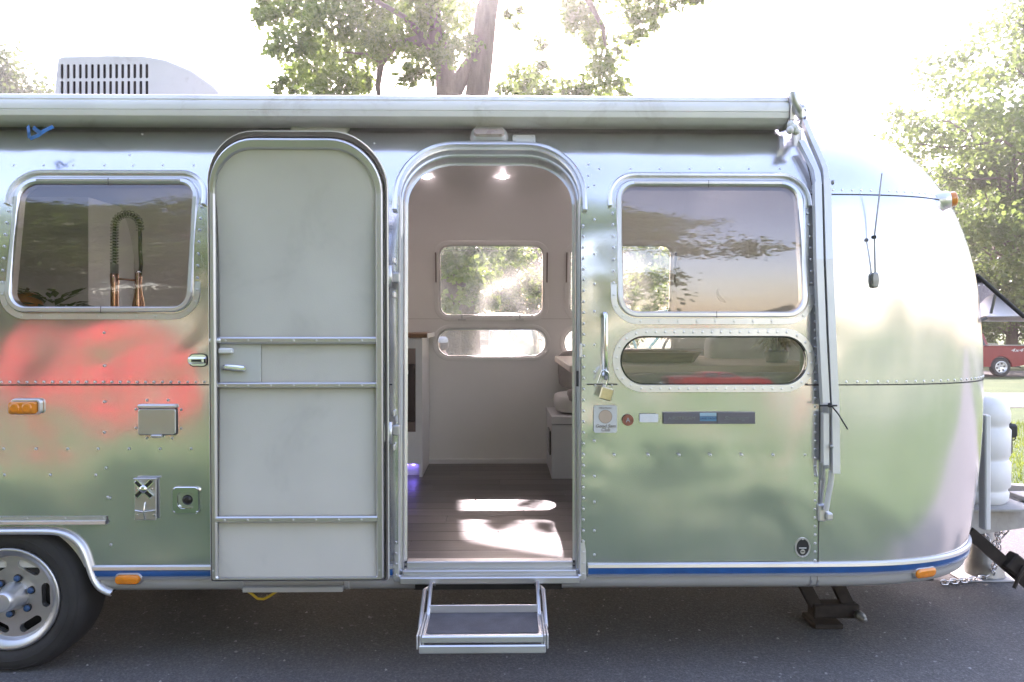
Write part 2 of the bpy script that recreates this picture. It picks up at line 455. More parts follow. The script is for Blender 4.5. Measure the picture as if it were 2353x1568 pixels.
def rivet_mesh(name, pts, parent, r=0.0058, m=None):
    """pts: (position, normal) pairs; low domes, joined: too small to pick apart singly"""
    mb = MB()
    for p, n in pts:
        n = Vector(n).normalized(); a = n.orthogonal().normalized(); b = n.cross(a)
        l0 = [p + (a * math.cos(k * math.pi / 4) + b * math.sin(k * math.pi / 4)) * r for k in range(8)]
        l1 = [p + n * r * .42 + (a * math.cos(k * math.pi / 4) + b * math.sin(k * math.pi / 4)) * r * .72 for k in range(8)]
        base = len(mb.v); mb.loft([l0, l1], True, False, False, True)
        mb.add(l1 + [p + n * r * .62], [(k, (k + 1) % 8, 8) for k in range(8)], True)
    o = mb.build(name, m or M_TRIM, parent); o['kind'] = 'stuff'; return o
def text(name, s, loc, size, m, parent, rx=90, sx=1.0, shear=0.0, align='CENTER'):
    c = bpy.data.curves.new(name, 'FONT'); c.body = s; c.size = size; c.align_x = align; c.align_y = 'CENTER'; c.extrude = 0.0004; c.shear = shear
    tmp = bpy.data.objects.new(name, c); COL.objects.link(tmp); bpy.context.view_layer.update()
    me = bpy.data.meshes.new_from_object(tmp.evaluated_get(bpy.context.evaluated_depsgraph_get()))
    bpy.data.objects.remove(tmp); me.name = name; me.materials.clear(); me.materials.append(m)
    o = link(name, me, parent)
    o.location = loc; o.rotation_euler = (R(rx), 0, 0); o.scale = (sx, 1, 1); return o

# ------------------------------------------------------------------ ground, lawns, roads
def gz(y):
    if y < -5: return -min(2.0, 0.1 * (-5 - y))
    return 0.0 if y < 4 else (-0.83 * (y - 4) / 23.8 if y < 27.8 else -0.83)
def strip(name, x0, x1, y0, y1, dz, m, nx=40, yb=()):
    xs = np.linspace(x0, x1, nx); ys = sorted(set([y0, y1] + [y for y in yb if y0 < y < y1]))
    v = [(x, y, gz(y) + dz) for y in ys for x in xs]; n = len(xs)
    f = [(j * n + i, j * n + i + 1, (j + 1) * n + i + 1, (j + 1) * n + i) for j in range(len(ys) - 1) for i in range(n - 1)]
    o = MB().add(v, f).build(name, m); return tag(o, kind='structure')
def ground_mat():
    m = bpy.data.materials.new('lawn_turf'); t, b = nodes(m)
    a = noise(t, 0.5, 5, 0.6); c = noise(t, 22, 4, 0.7)
    r1 = ramp(t, a.outputs['Fac'], [(0.3, (0.042, 0.086, 0.020)), (0.6, (0.070, 0.118, 0.030)), (0.8, (0.12, 0.13, 0.046))])
    r2 = ramp(t, c.outputs['Fac'], [(0.3, (0.55, 0.55, 0.55)), (0.7, (1.2, 1.2, 1.15))])
    mx = t.nodes.new('ShaderNodeMix'); mx.data_type = 'RGBA'; mx.blend_type = 'MULTIPLY'; mx.inputs[0].default_value = 1
    lk(t, r1.outputs[0], mx.inputs[6]); lk(t, r2.outputs[0], mx.inputs[7]); lk(t, mx.outputs[2], b.inputs['Base Color'])
    b.inputs['Roughness'].default_value = 0.9; lk(t, bump(t, c.outputs['Fac'], 1, 0.03), b.inputs['Normal'])
    return m
def asphalt_mat(name, base, spk):
    m = bpy.data.materials.new(name); t, b = nodes(m)
    a = noise(t, 0.9, 5, 0.6); g = noise(t, 95, 4, 0.85)
    vo = t.nodes.new('ShaderNodeTexVoronoi'); vo.inputs['Scale'].default_value = 75
    tc = t.nodes.new('ShaderNodeTexCoord'); lk(t, tc.outputs['Object'], vo.inputs['Vector'])
    r1 = ramp(t, g.outputs['Fac'], [(0.32, [base * .55] * 3), (0.55, [base, base * .98, base * .97]), (0.72, [spk, spk * .98, spk * .95])])
    sp = ramp(t, vo.outputs['Color'], [(0.92, (0, 0, 0)), (0.97, (spk * 1.0,) * 3)])
    r2 = ramp(t, a.outputs['Fac'], [(0.3, (0.8, 0.8, 0.8)), (0.7, (1.15, 1.13, 1.1))])
    mx = t.nodes.new('ShaderNodeMix'); mx.data_type = 'RGBA'; mx.blend_type = 'MULTIPLY'; mx.inputs[0].default_value = 1
    lk(t, r1.outputs[0], mx.inputs[6]); lk(t, r2.outputs[0], mx.inputs[7])
    ad = t.nodes.new('ShaderNodeMix'); ad.data_type = 'RGBA'; ad.blend_type = 'ADD'; ad.inputs[0].default_value = 1
    lk(t, mx.outputs[2], ad.inputs[6]); lk(t, sp.outputs[0], ad.inputs[7]); lk(t, ad.outputs[2], b.inputs['Base Color'])
    b.inputs['Roughness'].default_value = 0.85
    nb = bump(t, g.outputs['Fac'], 1, 0.004); nb = bump(t, vo.outputs['Distance'], 0.7, 0.004, nb)
    lk(t, nb, b.inputs['Normal']); return m
M_LAWN = ground_mat()
M_ASPH = asphalt_mat('worn_asphalt', 0.13, 0.30)
M_ROAD = asphalt_mat('pale_concrete_road', 0.34, 0.42)
YB = (-200, -60, -25, -14.6, -10, -5, -1.05, 0, 4, 8, 12.1, 16.8, 27.8, 31, 60, 400)
strip('lawn', -300, 300, -200, 400, 0, M_LAWN, 60, YB)
strip('driveway', -60, 60, -1.05, 3.2, 0.004, M_ASPH, 60, YB)
strip('park_road', -200, 200, 12.1, 16.8, 0.012, M_ROAD, 40, YB)
strip('far_road', -200, 200, 27.8, 31.5, 0.012, M_ASPH, 40, YB)
strip('parking_lane', -80, 80, -28, -22, 0.006, M_ASPH, 40, YB)

def blades(name, n, xr, yr, h, m, label, cat):
    x = rng.uniform(*xr, n); y = rng.uniform(*yr, n); hh = h * rng.uniform(.4, 1.2, n); a = rng.uniform(0, 6.28, n); w = 0.006 * rng.uniform(.6, 1.4, n)
    z = np.array([gz(v) for v in y]); le = rng.uniform(-.5, .5, (n, 2)) * hh[:, None]
    V = np.empty((n, 3, 3)); dx, dy = np.cos(a) * w, np.sin(a) * w
    V[:, 0] = np.stack([x - dx, y - dy, z], 1); V[:, 1] = np.stack([x + dx, y + dy, z], 1); V[:, 2] = np.stack([x + le[:, 0], y + le[:, 1], z + hh], 1)
    me = bpy.data.meshes.new(name); me.from_pydata(V.reshape(-1, 3).tolist(), [], np.arange(3 * n).reshape(-1, 3).tolist()); me.materials.append(m)
    return tag(link(name, me), label, cat, kind='stuff')
blades('grass', 16000, (3.2, 9.0), (3.15, 9.0), 0.075, M_GRASSB, 'sunlit green grass of the lawn right of the trailer', 'grass')

# ------------------------------------------------------------------ the trailer
TR = thing('travel_trailer', 'silver riveted aluminium travel trailer with its door standing open', 'trailer', (-1.0, AW, 0))
def X(px, py=800): return S(px, py).x
def Z(py, px=1176): return S(px, py).z
# outlines (x, z) of openings on the near side
def win_outline(pl, pr, pt, pb, r): return rr(S(pl, (pt + pb) / 2).x, S(pr, (pt + pb) / 2).x, Z(pb, (pl + pr) / 2), Z(pt, (pl + pr) / 2), r)
O_WL = win_outline(4, 463, 398, 734, 0.115)        # kitchen window, outer edge of flange
O_WR = win_outline(1403, 1868, 404, 745, 0.115)
O_OB = win_outline(1408, 1872, 756, 901, 0.133)
xd0, xd1, zd0, zd1 = X(903), X(1347), Z(1334), Z(336)
O_DR = rr(xd0, xd1, zd0, zd1, 0.255, 0.012, 12)
# wheel arch opening
axr, atop = X(196, 1290), Z(1221, 100)
wx1 = W(20, 1379, 0.03).x; wx2 = wx1 - 0.86; wc = (wx1 + wx2) / 2
arch_r = [(260, 1361), (238, 1358), (225, 1343), (213, 1316), (205, 1286), (194, 1255), (176, 1235), (150, 1222), (120, 1219)]
arch = [(S(a, b).x, S(a, b).z) for a, b in arch_r]
arch_full = arch + [(2 * wc - x, z) for x, z in reversed(arch)]
ZB = 0.405
clip = [(x, z) for x, z in arch_full if z > ZB + 0.01]
def xat(z):
    for (xa, za), (xb, zb_) in zip(arch, arch[1:]):
        if (za - z) * (zb_ - z) <= 0 and za != zb_: return xa + (xb - xa) * (z - za) / (zb_ - za)
xb = xat(ZB)
outer = [(xb, ZB), (XE, ZB), (XE, 2.40), (XR, 2.40), (XR, ZB), (2 * wc - xb, ZB)] + [(x, z) for x, z in reversed(clip)]
holes = [inset(O_WL, 0.03), inset(O_WR, 0.03), inset(O_OB, 0.02), inset(O_DR, 0.02)]
# shallow dents of an old skin: (x, z, size, depth), real relief in the sheet
DENTS = []
for a, b, s_, d_ in ((240, 845, .075, .0065), (150, 850, .10, .005), (330, 872, .09, .006), (240, 925, .07, .005), (400, 900, .06, .004), (120, 985, .14, .006), (330, 1060, .12, -.005), (1480, 1075, .15, .009), (1590, 1110, .13, .007), (1420, 985, .09, .005), (1700, 1000, .12, .006), (1620, 960, .10, -.005), (1800, 1130, .14, -.006), (1540, 1220, .12, .005), (1740, 1230, .15, -.005), (1390, 600, .06, .003), (1375, 690, .05, .003), (40, 800, .09, -.006), (300, 1190, .12, .005)):
    q_ = S(a, b); DENTS.append((q_.x, q_.z, s_, -abs(d_)))
for _ in range(46): DENTS.append((random.uniform(-3.9, 1.25), random.uniform(.5, 1.35), random.uniform(.04, .11), -random.uniform(.0005, .0025)))
for a, b in ((239, 765), (239, 841), (239, 924), (239, 994), (82, 1032), (155, 1032), (225, 1032), (296, 1032), (367, 1032), (1412, 1046), (1490, 1046), (1561, 1046), (1633, 1046), (1705, 1046), (1777, 1046), (1366, 584), (1366, 653), (1366, 1014), (1366, 1095), (1366, 1154)):
    q_ = S(a, b); DENTS.append((q_.x, q_.z, .028, -.0014))
def dent(x, z):
    h = hx_ = hz_ = 0.0
    for dx0, dz0, s_, d_ in DENTS:
        u, v = x - dx0, z - dz0; r2_ = (u * u + v * v) / (s_ * s_)
        if r2_ < 9:
            e = d_ * math.exp(-r2_ / 2); h += e; hx_ -= e * u / (s_ * s_); hz_ -= e * v / (s_ * s_)
    k = max(0.0, min(1.0, (XE - .02 - x) / .16)); k = k * k * (3 - 2 * k); k *= .5 if x < xd0 else 1.0
    return h * k, hx_ * k, hz_ * k
def Pd(x, z): return P(x, z, dent(x, z)[0])
def Pdn(x, z):
    h, a, b = dent(x, z); n = Pn(x, z); t_ = Vector((0, -n.z, n.y)) * -1
    return (n - Vector((1, 0, 0)) * a - Vector((0, 0, 1)) * b).normalized()
sheet('side_panel', outer, holes, Pd, Pdn, M_SKIN, TR, .042, .026)
# far wall with its windows (mirror of the near side, seen through the door)
def farwin(pl, pr, pt, pb, r, y=2.37): 
    a, b = W(pl, pb, y), W(pr, pt, y); return rr(a.x, b.x, a.z, b.z, r)
F_W1 = farwin(1010, 1249, 562, 727, 0.075); F_W2 = farwin(1307, 1540, 562, 727, 0.075)
F_O1 = farwin(1003, 1256, 755, 821, 0.105); F_O2 = farwin(1294, 1545, 755, 821, 0.105)
F_W3 = [(x - 1.75, z) for x, z in F_W1]
fholes = [F_W1, F_W2, F_O1, F_O2, F_W3]
fouter = [(XR, ZB), (XE, ZB), (XE, 2.40), (XR, 2.40)]
sheet('far_side_panel', fouter, fholes, PF, PFn, M_SKIN, TR, 0.12, 0.06, True)
# roof
mb = MB(); prof = []
for k in range(25):
    ph = math.asin(((2.40 - ZC) / (ZT - ZC)) ** (PN / 2)) ; ph = ph + (math.pi / 2 - ph) * k / 24
    prof.append((AW - AW * math.cos(ph) ** (2 / PN), ZC + (ZT - ZC) * math.sin(ph) ** (2 / PN)))
prof = prof + [(2 * AW - y, z) for y, z in reversed(prof[:-1])]
mb.loft([[Vector((x, y, z)) for y, z in prof] for x in np.linspace(XR, XE, 12)], False)
mb.build('roof', M_SKIN, TR)
# end caps
def zlist(z0):
    zs = list(np.linspace(z0, ZC, 26))[:-1]
    p0 = 0.0
    for k in range(34):
        ph = 1e-3 + (math.pi / 2 - 1e-3) * k / 33; zs.append(ZC + (ZT - 0.0005 - ZC) * math.sin(ph) ** (2 / PN))
    return zs
def front_opening(mb):
    """leave the front window open: its pane is propped up outside"""
    keep = []
    for i, f in enumerate(mb.f):
        c = [sum(mb.v[k][a] for k in f) / len(f) for a in range(3)]
        if not (c[0] > 1.9 and abs(c[1] - AW) < .66 and 1.16 < c[2] < 1.72): keep.append(i)
    mb.f = [mb.f[i] for i in keep]; mb.sm = [mb.sm[i] for i in keep]; mb.mi = [mb.mi[i] for i in keep]
for sgn, nm in ((1, 'front_end_cap'), (-1, 'rear_end_cap')):
    mb = MB(); mb.loft([[cap(math.pi * k / 72, z, 0, sgn) for k in range(73)] for z in zlist(ZB)], False)
    if sgn > 0: front_opening(mb)
    mb.build(nm, M_SKIN, TR)
# plan path of the trailer at a height: near side -> front -> far side
def plan(x0, z, off, x_far=None, n=72, full=True):
    pts = [P(x, z, off) for x in np.linspace(x0, XE - 1e-3, max(2, int((XE - x0) / 0.2)))] if x0 < XE else []
    if full:
        pts += [cap(math.pi * k / n, z, off) for k in range(1, n)]
        pts += [PF(x, z, off) for x in np.linspace(XE, XR, 8)]
    for p in pts: p.z = z
    return pts
# rub rail with blue insert
def sweep_rail(name, segs, prof, m, parent):
    """prof: (off, z); segs: function off,z -> path"""
    mb = MB()
    for seg in segs:
        loops = [seg(o, z) for o, z in prof]
        mb.loft(loops, False, False, False, False)
        for e in (0, -1): mb.add([l[e] for l in loops], [list(range(len(loops)))], False)
    return mb.build(name, m, parent, 40)
zr0, zr1 = Z(1325, 1500), Z(1293, 1500)
x_step0, x_step1 = X(952, 1350), X(1292, 1350)
segL = lambda o, z: [P(x, z, o) for x in np.linspace(X(216, 1290), xd0 - 0.002, 8)]
segR = lambda o, z: plan(X(1351, 1310), z, o)
hz = zr1 - zr0
rail = sweep_rail('rub_rail', [segL, segR], [(0.002, zr0), (0.013, zr0 + .002), (0.016, zr0 + .22 * hz), (0.009, zr0 + .24 * hz), (0.009, zr1 - .3 * hz), (0.017, zr1 - .28 * hz), (0.015, zr1 - .004), (0.002, zr1)], M_TRIM, TR)
sweep_rail('blue_insert', [segL, segR], [(0.0095, zr0 + .24 * hz), (0.0125, zr0 + .3 * hz), (0.0125, zr1 - .36 * hz), (0.0095, zr1 - .3 * hz)], M_BLUE, rail)
# belly wrap below the rail
bprof = [(0.001, zr0 + .004), (0.001, 0.405), (-0.001, 0.385), (-0.010, 0.363), (-0.032, 0.346), (-0.075, 0.339), (-0.16, 0.337)]
def bseg(x0, x1): return lambda o, z: [Vector((x, Yi(0.42) - o, z)) for x in np.linspace(x0, x1, 10)]
segB = lambda o, z: [Vector((q.x, q.y, z)) for q in plan(x_step1, 0.42, o)]
bel = sweep_rail('belly_wrap', [bseg(X(222, 1345), x_step0), segB], bprof, M_BELLY, TR)
for p in bel.data.polygons: p.use_smooth = True
bel.data.set_sharp_from_angle(angle=R(35))
up_ = [Vector((q.x, q.y, 0)) for q in plan(-1.75, .42, -.13)]
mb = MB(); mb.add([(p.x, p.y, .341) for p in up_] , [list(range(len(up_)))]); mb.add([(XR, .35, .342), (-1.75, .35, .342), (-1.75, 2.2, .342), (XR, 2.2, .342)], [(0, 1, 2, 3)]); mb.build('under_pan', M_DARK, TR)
boxo('frame_rail', M_DARK, TR, XR, 2.1, 0.42, 0.48, 0.24, 0.345)
boxo('frame_rail', M_DARK, TR, XR, 2.1, 1.92, 1.98, 0.24, 0.345)
# belly details: lap strap, service hatch
mb = MB()
for a in (1862, 1878):
    x = X(a, 1340)
    mb.loft([[Vector((x + dx, Yi(.42) - o - .003, z)) for dx in (0, .006)] for o, z in bprof], False, False, False, False)
mb.build('belly_lap_strap', M_DULL, TR)
mb = MB()
for a, b in ((548, 562), (790, 803)):
    x0, x1 = X(a, 1355), X(b, 1355)
    mb.loft([[Vector((x0, Yi(.42) - o, z)), Vector((x0 + .004, Yi(.42) - o - .006, z)), Vector((x1 - .004, Yi(.42) - o - .006, z)), Vector((x1, Yi(.42) - o, z))] for o, z in bprof[1:]], False, False, False, False)
mb.box(X(562, 1355), X(790, 1355), -.004, .02, 0.352, 0.372)
mb.build('belly_hatch', M_BELLY, TR)
# ---- interior liner
INN = 0.055
def PI(x, z, off=0.0): return P(x, z, off - INN)
def PIn(x, z): return -Pn(x, z)
def PFI(x, z, off=0.0): return PF(x, z, off - INN)
def PFIn(x, z): return -PFn(x, z)
zfl = 0.455
lo_ = [(-3.6, zfl - .02), (XE, zfl - .02), (XE, 2.36), (-3.6, 2.36)]
sheet('inner_wall', lo_, [inset(O_WL, .035), inset(O_WR, .035), inset(O_OB, .025), inset(O_DR, .035)][:3] + [rr(xd0 + .035, xd1 - .035, zfl - .01, zd1 - .035, .23, .01, 12)], PI, PIn, M_WALL, TR, 0.1, 0.05, True)
sheet('far_inner_wall', lo_, fholes, PFI, PFIn, M_WALL, TR, 0.12, 0.05)
mb = MB(); pr = []
for k in range(19):
    z = 2.36
    ph = math.asin(((z - ZC) / (ZT - ZC)) ** (PN / 2)); ph = ph + (math.pi / 2 - ph) * k / 18
    a = AW * math.cos(ph) ** (2 / PN); zz = ZC + (ZT - ZC) * math.sin(ph) ** (2 / PN)
    n = Vector((0, -(a / AW) ** (PN - 1) / AW, ((zz - ZC) / (ZT - ZC)) ** (PN - 1) / (ZT - ZC))).normalized()
    p = Vector((0, AW - a, zz)) - n * INN; pr.append((p.y, p.z))
pr = pr + [(2 * AW - y, z) for y, z in reversed(pr[:-1])]
mb.loft([[Vector((x, y, z)) for y, z in pr] for x in np.linspace(-3.6, XE, 8)], False); CEIL_PROF = pr
mb.build('ceiling', M_WALL, TR)
mb = MB(); mb.loft([[Vector((XE + (cap(math.pi * k / 36, z).x - XE) * .95, AW + (cap(math.pi * k / 36, z).y - AW) * .953, min(z, 2.5))) for k in range(37)] for z in zlist(zfl - .02)], False)
front_opening(mb); mb.build('front_inner_wall', M_WALL, TR)
boxo('rear_partition', M_WALL, TR, -3.63, -3.6, .08, 2.32, zfl - .02, 2.45)
# baseboard, panel seams on the far wall
yb = 2 * AW - Yi(.5) - INN
boxo('baseboard', M_WHITE_PAINT, TR, -3.5, XE, yb - .012, yb + .002, zfl - .005, zfl + .032)
mb = MB()
for z in (W(1100, 733, 2.34).z, W(1100, 577, 2.3).z):
    p = PFI(0, z, -.0012); mb.box(-3.5, XE, p.y - .001, p.y + .001, z - .0015, z + .0015)
mb.build('wall_seam', mat('wall_joint_shadow', (.5, .48, .45), .7), TR)
# trim lines round the far windows (the inner clamp rings)
for o in (F_W1, F_W2, F_O1, F_O2):
    mb = MB(); big = o in (F_W1, F_W2)
    oo = inset(o, -.036 if big else -.028)
    ring(mb, [(oo, -.001), (inset(oo, .003), -.004), (inset(o, -.006), -.005), (inset(o, -.001), -.001), (o, .055)], PFI)
    fw = mb.build('far_window', M_WALL, TR)
    mb = MB(); ring(mb, [(inset(o, .0), .012), (inset(o, .010), .010), (inset(o, .012), .03)], PFI); mb.build('frame', M_TRIM, fw)
    sheet('glass', o, [], lambda x, z: PF(x, z, -.015), PFn, M_DUSTY, fw, .1, .05, True)
    if big:
        xs = [p[0] for p in o]; zs = [p[1] for p in o]
        for x in (min(xs) - .022, max(xs) + .022):
            mb = MB(); z0, z1 = min(zs) + .255, max(zs) - .05
            mb.tube([PFI(x, z0, -.012), PFI(x, (z0 + z1) / 2, -.014), PFI(x, z1, -.012)], .006, 6); mb.build('window_strut', M_OVENTRIM, fw)
        for fx in (.22, .77):
            x = min(xs) + (max(xs) - min(xs)) * fx; z = min(zs) - .022; p = PFI(x, z, -.02)
            MB().box(p.x - .03, p.x + .03, p.y - .008, p.y + .002, p.z - .007, p.z + .005, .003).box(p.x - .006, p.x + .006, p.y - .012, p.y, p.z + .004, p.z + .035, .002).build('latch', M_DULL, fw)
# floor with planks
fl = MB().box(-3.6, 1.55, .075, 2.33, 0.41, zfl - .006).build('floor', M_DARK, TR)
pw = 0.152; row = 0; y = .078
cubes = {}
while y < 2.31:
    y1 = min(y + pw, 2.312); xx = -3.4 + (row * 0.413) % 1.1 - 1.1
    while xx < 2.1:
        a, b = max(xx, -2.4), min(xx + 1.22, 1.5)
        if b - a > .08:
            key = (round(b - a, 3), round(y1 - y, 3))
            if key not in cubes:
                m_ = MB().box(-(b - a) / 2 + .0008, (b - a) / 2 - .0008, -(y1 - y) / 2 + .0008, (y1 - y) / 2 - .0008, -.005, 0, .0015); o = m_.build('plank', M_PLANK, fl); cubes[key] = o.data
            else: o = link('plank', cubes[key], fl)
            o.location = ((a + b) / 2, (y + y1) / 2, zfl)
        xx += 1.22
    y = y1; row += 1
# downlights: two are seen, the others are added to brighten the interior
for px in (980, 1154, 806, 1328, 632, 458, 1502, 1676, 1800):
    # every lamp hangs in the curved ceiling, at the height of the seen two
    for y_, z_ in CEIL_PROF:
        w = W(px, 406, y_)
        if w.z > z_ - .012 and y_ > 1.2: break
    w = W(px, 406, y_); MB().lathe([(0.0, -.004), (.017, -.004), (.020, -.001), (.020, .006)], (w.x, w.y, z_ - .004), 'z', 20).build('downlight', M_LAMP, TR)
# sill, sub frame of the door: stepped jamb on the shell
mb = MB()
o1 = inset(O_DR, .022); o2 = inset(O_DR, .026)
ring(mb, [(inset(O_DR, -.002), .001), (inset(O_DR, .0), .007), (inset(O_DR, .006), .009), (o1, .009), (o2, .004), (o2, -.022), (inset(O_DR, .033), -.026), (inset(O_DR, .037), -.018), (inset(O_DR, .040), -.026), (inset(O_DR, .040), -.062), (inset(O_DR, .050), -.064)], P)
dfr = mb.build('door_frame', M_TRIM, TR)
# drip cap over the top of the door
def drip(o, zlim, off_o, off_i, h, parent, name='drip_cap', m=None):
    seg = [p for p in o if p[1] > zlim]
    # order from left to right over the top
    i0 = max(range(len(seg)), key=lambda i: seg[i][0]); 
    ol = dens(o, .03); idx = [i for i, p in enumerate(ol) if p[1] > zlim]
    run = [ol[i] for i in idx]
    outp = inset(ol, -off_o); inp = inset(ol, off_i); midp = inset(ol, (off_i - off_o) / 2)
    mb = MB(); LP = [[P(*L[i], h_) for i in idx] for L, h_ in ((outp, .002), (outp, h * .7), (midp, h), (inp, h * .85), (inp, .002))]
    mb.loft(LP, False, False, False, True)
    for e in (0, -1): mb.add([l[e] for l in LP], [list(range(5))])
    return mb.build(name, m or M_TRIM, parent, 50)
drip(O_DR, Z(492), .008, .012, .026, dfr)
rv = []
z = zd0 + .03
while z < Z(500):
    rv.append((P(xd1 - .011, z, .009), Pn(0, z))); 
    if z < Z(1240) : rv.append((P(xd0 + .012, z, .009), Pn(0, z)))
    z += .0465
rivet_mesh('rivets', rv, dfr)
# sill plates
za = Z(1334); 
mb = MB(); mb.box(xd0 + .03, xd1 - .03, -.018, .03, za - .004, za + .026, .004).box(xd0 + .04, xd1 - .04, .012, .075, za + .02, za + .045, .003).box(xd0 + .052, xd1 - .052, .05, .10, za + .03, zfl + .006, .003)
mb.build('door_sill', M_DULL, dfr)
# strike on the right jamb, hinges on the left
mb = MB(); p = W(1334, 806, -.005); mb.box(p.x - .005, p.x + .006, -.02, 0, p.z - .03, p.z + .03, .003); mb.build('strike_plate', M_TRIM, dfr)
mb = MB(); p = W(1327, 870, 0.01); mb.box(p.x - .006, p.x + .004, -.004, .01, p.z - .033, p.z + .033, .001); mb.build('latch_slot', M_DARK, dfr)

# ---- windows of the near side
def window(o, glass_in, name, sash=True, drip_z=None, tex=None, gx=.08, rs=.078):
    mb = MB()
    fw_ = .024 if sash else .030
    ring(mb, [(inset(o, -.001), .001), (o, .0045), (inset(o, fw_), .0045), (inset(o, fw_ + .002), -.006)], P)
    fr = mb.build(name, M_TRIM, TR)
    mb = MB(); ring(mb, [(inset(o, fw_), .0046), (inset(o, fw_ + .001), -.01), (inset(o, fw_ + .0075), -.01), (inset(o, fw_ + .008), .005)], P); mb.build('gasket', M_BLACK, fr)
    g = inset(o, glass_in)
    if sash:
        mb = MB(); a = fw_ + .006
        ring(mb, [(inset(o, a), .001), (inset(o, a), .011), (inset(o, a + .004), .016), (inset(o, a + .018), .016), (inset(o, a + .021), .012), (inset(o, glass_in - .004), .012), (inset(o, glass_in + .001), .004), (inset(o, glass_in + .003), -.03)], P)
        s = mb.build('sash', M_TRIM, fr)
        xs = [p[0] for p in o]; zs = [p[1] for p in o]; xm = (min(xs) + max(xs)) / 2
        mb = MB()
        zt_ = max(zs) - .037; mb.box(min(xs) + .11, max(xs) - .11, P(0, zt_, .017).y - .004, P(0, zt_, .017).y + .004, zt_ - .007, zt_ + .006, .002)
        mb.build('hinge_strip', M_DULL, fr)
        for zz, xo in ((min(zs) + .040, .012), (max(zs) - .048, .0)):
            p = P(xm + xo, zz, .0163); boxo('sash_joint', M_GAP, fr, p.x - .001, p.x + .001, p.y - .001, p.y + .002, p.z - .016, p.z + .014)
    else:
        mb = MB(); ring(mb, [(inset(o, fw_), .0046), (inset(o, glass_in - .002), .002), (inset(o, glass_in), -.03)], P); mb.build('inner_lip', M_TRIM, fr)
    sheet('glass', g, [], lambda x, z: P(x, z, 0.002 if sash else -.004), Pn, M_GLASS, fr, gx, .03)
    ol = dens(inset(o, .012 if sash else .014), .01)
    acc = 0; rv = []; last = None
    for i, p in enumerate(ol):
        q = ol[i - 1]; acc += math.dist(p, q)
        st = rs * .56 if abs(Vector((p[0] - q[0], p[1] - q[1])).normalized().x) < .85 else rs
        if not sash: st = rs
        if acc >= st:
            acc = 0
            if drip_z is None or p[1] < drip_z: rv.append((P(*p, .0045), Pn(*p)))
    rivet_mesh('rivets', rv, fr)
    if drip_z is not None: drip(o, drip_z, .006, .010, .020, fr)
    return fr
wl = window(O_WL, .052, 'kitchen_window', True, Z(475, 200))
wr_ = window(O_WR, .052, 'dinette_window', True, Z(478, 1600))
ob = window(O_OB, .034, 'oblong_window', False, None, rs=.040)

# ---- panel seams and rivets of the skin
mb = MB()
zs1 = Z(884, 200)
def hseam(x0, x1, z, h=.0045, off=.0022):
    mb.loft([[P(x, zz, o) for x in (x0, x1)] for zz, o in ((z + .001, .0001), (z + .001, off), (z - h, off * .4), (z - h, .0001))], False, False, False, False)
hseam(XR, xd0 - .003, zs1); hseam(xd1 + .003, min(p[0] for p in O_OB) + .02, zs1); hseam(max(p[0] for p in O_OB) - .03, XE, zs1)
for zz in (Z(884, 1900), Z(446, 1900)):
    mb.loft([[cap(math.pi * k / 72, z_, o) for k in range(73)] for z_, o in ((zz + .001, .0001), (zz + .001, .0022), (zz - .0045, .001), (zz - .0045, .0001))], False, False, False, False)
xv = X(1881, 1200)
mb.loft([[P(x, z, o) for z in np.linspace(ZB, 2.4, 60)] for x, o in ((xv - .0015, .0001), (xv - .0015, .0018), (xv + .002, .0018), (xv + .002, .0001))], False, False, False, False)
mb.build('panel_seam', M_GAP, TR)
pts = []
for px in (31, 100, 168, 240, 306, 374, 445): pts.append((px, 380))
pts += [(298, 357), (327, 309), (860, 330)]
for px in (1377, 1449, 1516, 1585, 1654, 1721, 1792): pts.append((px, 388))
for py in (426, 505, 584, 653, 716, 793, 855, 1014, 1095, 1154, 1220, 1275): pts.append((1366, py))
for px in (1412, 1490, 1561, 1633, 1705, 1777, 1850): pts.append((px, 1046))
for k in range(25): pts.append((3 + 19.45 * k, 878.5))
for k in range(3): pts.append((1368 + 19 * k, 886))
for py in (765, 841, 924, 994): pts.append((239, py))
for px in (8, 82, 155, 225, 296, 367, 439): pts.append((px, 1032))
for px in (10, 115, 220): pts.append((px, 1092))
pts += [(243, 1076), (247, 1143), (255, 1252), (252, 1145)]
pts += [(337, 920), (386, 920), (312, 941), (312, 984), (416, 942), (416, 985), (337, 1007), (395, 1007)]
for k in range(44): pts.append((1873, 1288 - 19.6 * k))
for py in (430, 404, 378): pts.append((1352, py))
rv = []
for a, b in pts:
    s = S(a, b); rv.append((P(s.x, s.z, .0005), Pn(0, s.z)))
for zz in (Z(878, 1900), Z(437, 1900)):
    # constant spacing along the cap
    acc = 0; q = cap(0, zz)
    for k in range(1, 500):
        p = cap(math.pi * k / 500, zz); acc += (p - q).length
        if acc > .0405:
            acc = 0; a = cap(math.pi * k / 500, zz, .01) - p; rv.append((p, a))
        q = p
rivet_mesh('skin_rivets', rv, TR)

